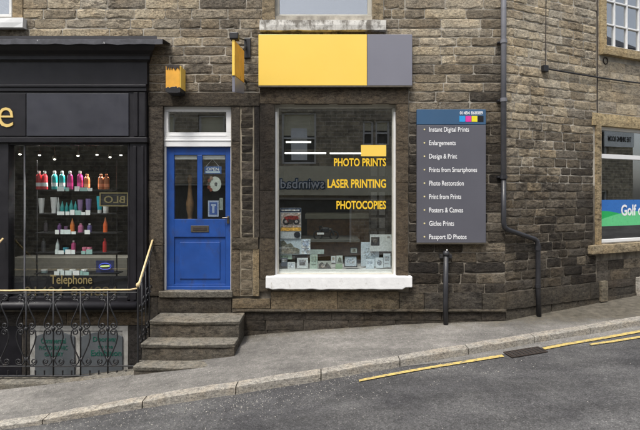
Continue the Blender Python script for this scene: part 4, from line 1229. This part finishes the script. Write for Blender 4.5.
def scroll_mesh(cx):
    m=MB(); R_=.0085
    for s in (-1,1):
        paths=[
          [(1.2,311),(1.4,305),(2.4,301.5)]+spiral(6,297.2,3.2,1.0,math.pi*.75,-1.35),
          [(1.6,303),(3,308),(5.6,314),(8.2,319.5),(9.2,323.4)]+spiral(5.8,325.4,3.4,1.0,-.1,1.25),
          spiral(5.6,332.2,1.0,3.6,math.pi*1.2,1.4)+[(9.8,337),(8.2,344),(5.2,351),(2.4,357),(.9,361)],
          [(.9,357),(2.2,362.5),(4.6,365.2)]+spiral(7.6,361.6,3.4,1.0,math.pi*.7,-1.35)]
        for p in paths:
            pts=[RP(cx+s*u,v,-.004*s*0) for u,v in p]
            m.tube(pts,R_,5)
    m.tube([RP(cx,291),RP(cx,376)],.010,6)
    for c in (328.8,):
        x,y_,z=RP(cx,c); m.lathe([(.004,-.03),(.022,-.015),(.024,0),(.022,.015),(.004,.03)],(x,y_,z),8)
    x,y_,z=RP(cx,360); m.lathe([(.008,-.02),(.016,0),(.008,.03)],(x,y_,z),8)
    return m
proto=None
for k in range(-3,5):
    cx=-1+27.2*k
    m=scroll_mesh(cx)
    m.build('scroll_panel', M['black'], rl, smooth=True)
    for dx in (9.2,18.2):
        if cx+dx<128:
            MB().tube([RP(cx+dx,376),RP(cx+dx,370.4)],.008,6,radii=[.008,.011]).build('stub', M['black'], rl)
# end post and return to the wall with sloping hand rail
xr=fx(138,YR)
MB().tube([(xr,YR,fz(379,YR)),(xr,YR,fz(287.5,YR))],.013,8).build('end_post', M['black'], rl)
xw=fx(152.6,-.05); zw=fz(240.5,-.05)
hz0=fz(284.5,YR)
MB().tube([(xr,YR,hz0-.03),(xr+.002,YR+.03,hz0+.01),(xw,-.06,zw),(xw,-.02,zw+.0)],.0135,8).build('hand_rail', M['brass'], rl, smooth=True)
MB().lathe([(.004,-.03),(.02,-.018),(.026,0),(.02,.018),(.004,.03)],(xr,YR,fz(285,YR)),10).build('knob', M['brass'], rl, smooth=True)
for fr in (.25,.5,.75):
    y_=YR+(-.05-YR)*fr; x_=xr+(xw-xr)*fr; zt_=hz0+(zw-hz0)*fr
    m=MB().tube([(x_,y_,EYE-2.15),(x_,y_,zt_)],.008,6)
    for sgn in (-1,1):
        for cz in (.30,.62):
            zc0=EYE-2.15+(zt_-EYE+2.15)*cz
            m.tube([(x_,y_+sgn*(.05+ (.05-.035*i/12)*math.cos(.2+5.5*i/12)),zc0+(.07-.05*i/12)*math.sin(.2+5.5*i/12)) for i in range(13)],.006,5)
    m.build('return_baluster', M['black'], rl, smooth=True)
MB().tube([(xr,YR,fz(376,YR)),(xw,-.04,fz(376,YR))],.011,6).tube([(xr,YR,hz0-.09),(xw,-.04,zw-.09)],.008,6).build('return_rail', M['black'], rl)
# rail of the salon entrance at the left edge
er = thing('entrance_rail', (fx(3,-.1)-.1,-.3,fz(330,-.3)), 'short gold hand rail at the left edge in front of the salon', 'hand rail')
MB().tube([(fx(4,-.1),-.12,fz(238.5,-.1)),(fx(4,-.1)-.06,YR+.02,fz(284,YR))],.0135,8).build('hand_rail', M['brass'], er, smooth=True)
MB().tube([(fx(4,-.1)-.06,YR+.02,fz(284,YR)),(fx(4,-.1)-.06,YR+.02,fz(378,YR))],.011,8).build('post', M['black'], er, smooth=True)

# ------------------------------------------------------------------ pipes
vp = thing('vent_pipe', (fx(445.5,-.08),-.08,G(1.72,-.1)), 'short black pipe standing against the wall below the services board', 'pipe')
xp=fx(445.8,-.09)
MB().tube([(xp,-.09,G(xp,-.1)-.03),(xp-.004,-.09,fz(300,-.09)),(xp+.006,-.085,fz(251,-.09))],.034,12).build('pipe', M['blackpipe'], vp, smooth=True)
MB().lathe([(.042,-.02),(.046,.0),(.042,.03),(.02,.042),(.006,.045)],(xp+.006,-.085,fz(254,-.09)),14).build('cap', M['blackpipe'], vp, smooth=True)
MB().pbox(440,254.5,452,258.5,-.045,.0).build('bracket', M['blackpipe'], vp, bevel=.005)
MB().lathe([(.008,0),(.009,.012),(.003,.02)],(xp+.008,-.12,fz(250.5,-.09)),8).build('bolt', M['upvc'], vp)
dp = thing('downpipe', (fx(503.5,-.08),-.08,G(3.05,.1)), 'rainwater downpipe at the corner, pale grey above and black below', 'downpipe')
xq=fx(503.6,-.09)
MB().tube([(xq,-.09,6.3),(xq,-.09,fz(178,-.09))],.037,12).build('upper_pipe', M['greypipe'], dp, smooth=True)
TH=math.radians(23)
xe=fx(536,.02); 
def onright(px,off):   # point on right wall at photo column px, off metres in front of it
    a=(px-320)/F
    n_=(math.sin(TH),-math.cos(TH))
    x0_=XR+off*n_[0]; y0_=off*n_[1]
    t=(a*(D+y0_)-x0_)/(math.cos(TH)-a*math.sin(TH))
    return x0_+t*math.cos(TH), y0_+t*math.sin(TH)
ex_,ey_=onright(538,.07)
def zat(py,y): return EYE-(py-HOR)*(D+y)/F
MB().tube([(xq,-.09,fz(178,-.09)),(xq,-.09,fz(222,-.09)),(xq+.012,-.09,fz(227,-.09)),(xq+.05,-.088,fz(229.5,-.09)),(ex_-.05,ey_-.005,zat(239,ey_)),(ex_-.012,ey_,zat(241.5,ey_)),(ex_,ey_,zat(246,ey_)),(ex_,ey_,zat(285,ey_)),(ex_+.008,ey_-.012,zat(318.5,ey_))],.034,12).build('lower_pipe', M['blackpipe'], dp, smooth=True)
for py in (41.5,100,177):
    MB().lathe([(.046,-.025),(.046,.025)],(xq,-.09,fz(py,-.09)),12).build('collar', M['greypipe'] if py<150 else M['blackpipe'], dp)
    MB().box(xq-.065,xq+.065,-.06,-.0,fz(py,-.09)-.012,fz(py,-.09)+.012).build('bracket', M['blackpipe'], dp, bevel=.003)
MB().lathe([(.042,-.03),(.042,.03)],(ex_,ey_,zat(248,ey_)),12).build('collar', M['blackpipe'], dp)
MB().lathe([(.040,-.025),(.040,.025)],(ex_,ey_,zat(286,ey_)),12).build('collar', M['blackpipe'], dp)

# ------------------------------------------------------------------ right hand building (its front turned 23 degrees)
rb = bpy.data.objects.new('corner_building', None); COL.objects.link(rb)
rb.location=(XR,0,W(XR)); rb.rotation_euler=(0,0,TH)
props(rb, 'lighter tan gritstone building at the right with white framed windows', 'building')
ORG[rb]=Vector((0,0,W(XR)))
def rt(px, off=0.0):
    """photo column -> metres along the right wall for a plane off metres in front of it"""
    a=(px-320)/F
    x0_=XR+off*math.sin(TH); y0_=-off*math.cos(TH)
    return (a*(D+y0_)-x0_)/(math.cos(TH)-a*math.sin(TH))
def rz(px,py,off=0.0):
    t=rt(px,off); d=D-off*math.cos(TH)+t*math.sin(TH)
    return EYE-(py-HOR)*d/F
def rbox(a,b,c,d,yf,yb,px=None):
    px=px or a
    return MB().box(rt(a,-yf),rt(c,-yf),yf,yb,rz(px,d,-yf),rz(px,b,-yf))
def rblock(name,parent,a,b,c,d,yf,yb,col,j=.005,px=None,x1=None):
    px=px or a; DS[0]+=1
    m=dressed(MB(), rt(a,-yf), x1 if x1 is not None else rt(c,-yf), yf, yb, rz(px,d,-yf), rz(px,b,-yf), j, seed=DS[0])
    return m.build(name, M['dressed'], parent, color=col)
# window sizes in metres along the wall
wl=rt(602); wr=wl+1.75
uz0,uz1=rz(606,46),rz(606,46)+1.5
lz0,lz1=rz(602,243.5),rz(602,124.5)
ul=rt(605.5); ur=ul+1.5
w2=MB()
RX=6.2
zsp2=rz(541,185); rh=[(wl,lz0,wr,lz1),(ul,uz0,ur,uz1)]
wall_with_holes(w2, .004, RX, zsp2, 6.4, rh, .0055, .4)
w2o=w2.build('wall', M['mortar'], rb)
lw2=MB(); wall_with_holes(lw2, .004, RX, -1.6, zsp2, rh, .0055, .4)
lw2.build('lower_wall', M['mortar_grimy'], rb)
MB().box(.1,RX,3.4,3.6,-1.5,6.4).build('rear_wall', M['dark_room'], rb)
MB().xprism([(-.25,6.36),(2.0,7.9),(4.2,6.36),(4.2,6.52),(2.0,8.06),(-.25,6.52)], -.02, RX).build('roof', M['slate_roof'], rb)
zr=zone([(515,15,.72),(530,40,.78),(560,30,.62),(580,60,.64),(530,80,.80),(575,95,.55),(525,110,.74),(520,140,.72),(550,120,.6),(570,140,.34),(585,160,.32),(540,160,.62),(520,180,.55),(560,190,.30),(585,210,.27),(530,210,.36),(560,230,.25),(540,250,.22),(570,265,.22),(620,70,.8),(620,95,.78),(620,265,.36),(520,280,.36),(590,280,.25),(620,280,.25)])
CT,ST=math.cos(TH),math.sin(TH)
def rpx(x,z):
    X=XR+x*CT; Y=x*ST; d=D+Y
    return 320+X*F/d, HOR-(z-EYE)*F/d
zsplit=rt(596.5)
plz=rz(541,288)
cs2=courses_between(plz, 5.3, 23, .112,.142)
surr=[(rt(593.5),rz(593.5,254.5),wr+.3,rz(593.5,112)),(rt(599),rz(600,62),ur+.3,7)]
# left part: pitched stone; right of the vertical joint: smoother, paler blocks
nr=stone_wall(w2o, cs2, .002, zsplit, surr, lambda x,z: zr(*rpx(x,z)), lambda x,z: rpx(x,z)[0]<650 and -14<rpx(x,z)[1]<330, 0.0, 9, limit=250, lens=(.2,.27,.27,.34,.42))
cs3=courses_between(plz, 5.3, 29, .14,.19)
r9=random.Random(4); nash=0
ash_rest=MB()
for z0,z1 in cs3:
    x=zsplit+.006
    blocked=[(s[0],s[2]) for s in surr if min(s[3],z1)-max(s[1],z0)>.3*(z1-z0)]
    while x<RX-.05:
        L=r9.uniform(.25,.5); e=min(x+L,RX)
        hit=[b for b in blocked if x<b[1] and e>b[0]]
        if hit:
            e=hit[0][0]
            if e-x<.04: x=hit[0][1]; continue
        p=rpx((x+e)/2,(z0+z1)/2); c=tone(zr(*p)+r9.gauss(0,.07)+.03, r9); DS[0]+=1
        if p[0]<650 and -12<p[1]<330 and nash<60:
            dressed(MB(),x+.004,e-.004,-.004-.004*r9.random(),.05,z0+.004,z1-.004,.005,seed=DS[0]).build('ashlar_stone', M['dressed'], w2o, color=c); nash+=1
        else:
            dressed(ash_rest,x+.004,e-.004,-.004,.05,z0+.004,z1-.004,.005,seed=DS[0])
        x=e
        if hit: x=hit[0][1]
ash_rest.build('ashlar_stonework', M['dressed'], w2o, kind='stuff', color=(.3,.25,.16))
# plinth of the right building
x=.0
for wd in (.52,.6,.55,.45):
    e=min(x+wd, rt(598)); g=rr.uniform(.8,1.2)
    dressed(MB(),x,e-.008,-.035,.02,plz-.24,plz-.004,.008,seed=x).build('plinth_stone', M['dressed'], rb, color=(.062*g,.055*g,.045*g)); x=e
dressed(MB(),rt(598.4),rt(608,.06),-.06,.02,plz-.30,plz+.012,.008,seed=4).build('plinth_stone', M['dressed'], rb, color=(.16,.14,.105))
dressed(MB(),rt(636),rt(660),-.05,.02,plz-.30,plz+.012,.008,seed=6).build('plinth_stone', M['dressed'], rb, color=(.42,.40,.36))
dressed(MB(),rt(608.6),rt(635.4),-.005,.02,plz-.3,plz-.12,.012,seed=8).build('plinth_stone', M['dressed'], rb, color=(.05,.045,.038))
dressed(MB(),rt(608.6),rt(635.4),-.012,.02,plz-.115,plz-.004,.014,seed=9).build('plinth_stone', M['dressed'], rb, color=(.07,.06,.05))
x=.0
for wd in (.48,.4,.55,.5,.45,.5,.6,.5,.6):
    dressed(MB(),x,x+wd-.01,-.02,.02,plz-.62,plz-.25,.012,seed=x+2).build('footing_stone', M['dressed'], rb, color=(.07,.062,.05)); x+=wd
# lower window
SC=(.40,.32,.19)
rblock('window_lintel', rb, 593.5,112.5,650,124.6,-.03,.2,SC,px=593.5,x1=wr+.25)
rblock('window_jamb', rb, 597,125,602,245.2,-.03,.2,(.30,.24,.15),px=600)
rblock('window_sill', rb, 593.2,245.6,650,254.2,-.09,.1,(.30,.25,.17),px=597,x1=wr+.2)
dressed(MB(),wr,wr+.18,-.03,.2,lz0-.03,lz1,.005,seed=33).build('window_jamb', M['dressed'], rb, color=(.3,.24,.15))
def rframe(x0,x1,z0,z1,y,fw,bars,name,glass):
    root=MB().box(x0,x1,y,y+.06,z1-fw,z1).box(x0,x1,y,y+.06,z0,z0+fw).box(x0,x0+fw,y,y+.06,z0+fw,z1-fw).box(x1-fw,x1,y,y+.06,z0+fw,z1-fw).build(name, M['upvc'], rb, bevel=.005)
    for b in bars: MB().box(b[0],b[1],y+.006,y+.055,b[2],b[3]).build('glazing_bar', M['upvc'], root, bevel=.003)
    MB().box(x0+fw*.5,x1-fw*.5,y+.03,y+.035,z0+fw*.5,z1-fw*.5).build('pane', M[glass], root)
    return root
tz=rz(602,155.5)
rframe(wl+.004,wr,lz0,lz1-.02,.06,.05,[(wl+.05,wr-.05,tz-.035,tz+.035)],'lower_window','glass')
# golf picture on the glass
gf=thing('window_graphic',(0,0,0),'blue and green window sticker with white Golf lettering at the right','sticker')
gf.parent=None; gf.location=(XR,0,W(XR)); gf.rotation_euler=(0,0,TH); ORG[gf]=Vector((0,0,W(XR)))
gz0,gz1=rz(602,227),rz(602,200); gx0,gx1=wl+.055,wr-.05; yg=.084
MB().box(gx0,gx1,yg,yg+.004,gz0,gz1).build('blue_sheet', M['plastic'], gf, color=(.03,.16,.50))
hl=[(gx0,gz0+.001),(gx1,gz0+.001),(gx1,gz0+.30)]
for i in range(17):
    u=1-i/16; x=gx0+(gx1-gx0)*u
    hl.append((x, gz0+.245-.10*math.sin(u*3.0)+.16*u*u+.03*math.sin(u*9)))
MB().prism(hl,yg-.002,yg).build('green_hill', M['plastic'], gf, color=(.02,.42,.11))
h2=[(gx0,gz0+.002),(gx1,gz0+.002)]
for i in range(17):
    u=1-i/16; x=gx0+(gx1-gx0)*u
    h2.append((x, gz0+.09+.14*math.sin(u*2.6+.1)))
MB().prism(h2,yg-.004,yg-.002).build('pale_hill', M['plastic'], gf, color=(.13,.60,.25))
tx0=rt(621.2,-.08)
tmesh('Golf course',tx0,rz(621,216.2),tx0+.98,rz(621,204.8),yg-.004,bold=.02).build('lettering', M['wletter'], gf)
room('interior', rb, wl-.2, wr+.2, .42, 3.0, lz0-.1, lz1+.1, M['dim_room'])
room('upper_interior', rb, ul-.2, ur+.2, .42, 3.0, uz0-.1, uz1+.1, M['dark_room'])
MB().box(wl,wr,.2,.42,lz0-.05,lz0-.005).build('inner_sill', M['upvc'], rb)
# upper window
fwu=.035
bw_=(ur-ul)/5
bars=[(ul+bw_*k-.012,ul+bw_*k+.012,uz0+fwu,uz1-fwu) for k in range(1,5)]+[(ul+fwu,ur-fwu,uz0+h-.012,uz0+h+.012) for h in (.38,.75,1.12)]
rframe(ul+.004,ur,uz0,uz1,.05,.045,bars,'upper_window','glass_sky')
dressed(MB(),rt(599.5),ul,-.025,.2,uz0-.02,uz1,.004,seed=41).build('upper_jamb', M['dressed'], rb, color=SC)
dressed(MB(),ur,ur+.16,-.025,.2,uz0-.02,uz1,.004,seed=42).build('upper_jamb', M['dressed'], rb, color=SC)
dressed(MB(),rt(599.5)-.05,ur+.22,-.03,.2,uz1+.002,uz1+.22,.004,seed=43).build('upper_lintel', M['dressed'], rb, color=SC)
dressed(MB(),rt(599.2),ur+.2,-.085,.1,uz0-.155,uz0-.022,.005,seed=44).build('upper_sill', M['dressed'], rb, color=(.36,.29,.175))
# cables
cb = thing('wall_cable',(0,0,0),'black cable running across the right building from a small junction box','cable')
cb.location=(XR,0,W(XR)); cb.rotation_euler=(0,0,TH); ORG[cb]=Vector((0,0,W(XR)))
xb0=rt(543); zb0=rz(543,69)
MB().tube([(xb0,-.03,zb0)]+[(xb0+(RX-xb0)*i/14,-.032,zb0-.035*math.sin(math.pi*min(1,i/9))+.004*i) for i in range(1,15)],.012,6).build('cable', M['black'], cb)
MB().tube([(xb0+.02,-.025,zb0),(xb0+.03,-.025,zb0+1.0),(xb0+.02,-.025,zb0+1.9)],.006,6).build('drop_wire', M['iron_grate'], cb)
MB().box(xb0-.04,xb0+.045,-.06,.0,zb0-.05,zb0+.045).build('junction_box', M['black'], cb, bevel=.006)
MB().tube([(zsplit,-.012,plz+1.9),(zsplit+.004,-.012,plz+3),(zsplit,-.012,5.2)],.008,6).build('wall_pipe', M['iron_grate'], rb)
MB().tube([(rt(605)+.05*math.cos(a),-.01,rz(605,61)+.05*math.sin(a)) for a in [2*math.pi*k/14 for k in range(14)]],.008,5,closed=True).build('tie_ring', M['iron_grate'], rb)

# ------------------------------------------------------------------ loose grit along the gutter
gm=MB(); r7=random.Random(21)
def pebble(m,x,y,z,s):
    a=r7.uniform(0,6.28); vs=[]
    for k in range(4):
        b=a+k*1.57; vs.append((x+s*math.cos(b)*r7.uniform(.7,1.2),y+s*math.sin(b)*r7.uniform(.7,1.2),z))
    vs.append((x,y,z+s*r7.uniform(.6,1.1)))
    m.add(vs,[(0,1,4),(1,2,4),(2,3,4),(3,0,4)])
clus=[(r7.gauss(-1.0,1.4),abs(r7.gauss(0,.35))+.03) for _ in range(60)]
for i in range(1100):
    x=r7.gauss(-1.0,1.5) if r7.random()<.75 else r7.uniform(-4,5.5)
    if not -4.5<x<6: continue
    dd=abs(r7.gauss(0,.30))+.02
    if r7.random()<.2: dd=r7.uniform(.02,1.6)
    if r7.random()<.6:
        q=r7.choice(clus); x=q[0]+r7.gauss(0,.16); dd=max(.01,q[1]+r7.gauss(0,.05))
    y=KY(x)-.14-dd
    pebble(gm,x,y,RZ(x,y)+wob(x,y),r7.uniform(.0025,.0075))
for i in range(1100):
    x=r7.uniform(-4.2,2.2)
    if r7.random()<.5:
        y=KY(x)+abs(r7.gauss(0,.25))
    else:
        if -2.25<x<-1.0: y=-1.0-abs(r7.gauss(0,.1))
        elif x<-2.25: y=LWY-.01-abs(r7.gauss(0,.07))
        else: y=-.03-abs(r7.gauss(0,.22))
    if y<KY(x): continue
    pebble(gm,x,y,G(x,y)+wob(x,y),r7.uniform(.002,.0065))
gm.build('loose_grit', simple('pale_grit',(.36,.34,.30),.9,.5,40,0), label='pale loose grit scattered along the gutter and pavement edge', cat='grit', kind='stuff')

# ------------------------------------------------------------------ the far side of the street (seen in the window reflections)
YO=-10.9
ot = thing('opposite_terrace', (0,YO,W(0)-.4), 'stone terrace across the street with a pale shop fascia, seen in the window reflections', 'building')
wopen=[(-1.45,3.05,-.15,5.0),(1.62,3.75,2.02,4.7),(2.1,3.75,2.65,4.7),(-4.6,3.3,-3.6,4.9),(-6.5,3.3,-5.5,4.9),(4.3,3.3,5.2,4.9),(-7.2,.2,-2.6,2.3),(-1.9,-.2,1.2,1.75)]
ow=MB(); wall_with_holes(ow,-13,7.2,-2.2,7.3,wopen,YO-.3,YO); ow.build('wall', M['far_stone'], ot)
for a,b,c,d in wopen:
    f_=MB().box(a,c,YO-.2,YO-.12,d-.07,d).box(a,c,YO-.2,YO-.12,b,b+.07).box(a,a+.07,YO-.2,YO-.12,b+.07,d-.07).box(c-.07,c,YO-.2,YO-.12,b+.07,d-.07).build('window', M['upvc'], ot)
    MB().box(a+.05,c-.05,YO-.22,YO-.205,b+.05,d-.05).build('pane', M['dim_room'], f_)
    if d>2.5:
        MB().box(a+.07,c-.07,YO-.19,YO-.14,(b+d)/2-.03,(b+d)/2+.03).build('glazing_bar', M['upvc'], f_)
        MB().box(a+.07,c-.07,YO-.204,YO-.2,(b+d)/2+.1,d-.07).build('blind', M['render_pale'], f_)
MB().box(-1.1,-.5,YO-.2,YO-.19,3.2,4.4).build('window_poster', M['signwhite'], ot)
fs_=MB().box(-2.6,2.75,YO,YO+.12,1.85,2.95).build('fascia_board', M['render_pale'], ot)
def ftext(body,x0,x1,z0,z1,mat,yy,bold):
    m=tmesh(body,-x1,z0,-x0,z1,0,thick=.02,bold=bold)
    m.v=[(-x,yy-y,z) for x,y,z in m.v]   # turn to face +Y
    return m.build('fascia_lettering', M[mat], ot)
ftext('swimbad',-1.52,.20,2.06,2.50,'boardblue',YO+.125,.07)
ftext('swimbad',-1.48,.16,2.10,2.46,'signwhite',YO+.15,.012)
MB().xprism([(YO+.3,7.2),(YO-3,9.6),(YO-3,9.75),(YO+.3,7.35)],-13.2,7.4).build('roof', M['slate_roof'], ot)
MB().box(-13,7.2,YO-3.2,YO-3,-2,9.5).build('rear_wall', M['dark_room'], ot)
MB().box(-5,-4.3,YO-3.2,YO-2.4,8.8,11).build('chimney', M['far_stone'], ot)
o2 = bpy.data.objects.new('opposite_corner_house', None); COL.objects.link(o2)
props(o2,'tall stone house further up across the street, seen reflected in the right hand windows','building')
o2.location=(11.5,-10.2,W(5)-.5); o2.rotation_euler=(0,0,math.radians(28)); ORG[o2]=Vector((0,0,W(5)-.5))
hz=9.6
wo2=[(x,z,x+.95,z+1.5) for x in (1,3.4,6,8.6,11.2,13.8) for z in (.6,3.8,6.9)]
m=MB(); wall_with_holes(m,0,16.5,-1.5,hz,wo2,-.3,0); m.build('wall', M['far_stone'], o2)
for a,b,c,d in wo2:
    f_=MB().box(a,c,-.2,-.12,d-.07,d).box(a,c,-.2,-.12,b,b+.07).box(a,a+.07,-.2,-.12,b+.07,d-.07).box(c-.07,c,-.2,-.12,b+.07,d-.07).build('window', M['white'], o2)
    MB().box(a+.05,c-.05,-.22,-.205,b+.05,d-.05).build('pane', M['dim_room'], f_)
MB().xprism([(.3,hz-.05),(-3,hz+2.2),(-3,hz+2.35),(.3,hz+.12)],-.2,16.7).build('roof', M['slate_roof'], o2)
MB().box(0,16.5,-3.3,-3,-1.5,hz+2.2).build('rear_wall', M['dark_room'], o2)
for x in (4.2,11.0): MB().box(x,x+1.2,-2.2,-1.2,hz+.6,hz+3.1).build('chimney', M['far_stone'], o2)
def mirror_hit(px, py):
    """where the house opposite is met by the line of sight reflected in the right hand window"""
    n_=Vector((ST,-CT,0)); C=Vector((0,-D,EYE)); P=Vector((XR,0,0))-n_*.09
    t=rt(px,-.09); w_=Vector((P.x+t*CT,P.y+t*ST,rz(px,py,-.09)))
    C2=C-2*((C-P).dot(n_))*n_
    d=w_-C2; th=o2.rotation_euler[2]; O=Vector(o2.location); m_=Vector((-math.sin(th),math.cos(th),0))
    k=(O-C2).dot(m_)/d.dot(m_); q=C2+d*k-O
    return q.x*math.cos(th)+q.y*math.sin(th), q.z+O.z
h0=mirror_hit(604,139); h1=mirror_hit(633,139); ht=mirror_hit(618,131.5)[1]; hb=mirror_hit(618,147)[1]
ba,bb=sorted((h0[0],h1[0])); zl,zh=sorted((ht,hb))
nb=MB().box(ba,bb,0,.06,zl,zh).build('name_board', M['signwhite'], o2)
tm=tmesh('THE DINING ROOM',-(bb-.2),zl+(zh-zl)*.33,-(ba+.2),zl+(zh-zl)*.67,0,thick=.01,bold=.03)
tm.v=[(-x,.062-y,z) for x,y,z in tm.v]
tm.build('lettering', M['charcoal'], nb)
print('board', ba,bb,zl,zh)
print('stones', nst, nr, nash, 'kerb', [tuple(round(c,2) for c in k) for k in KERB[12:22]])
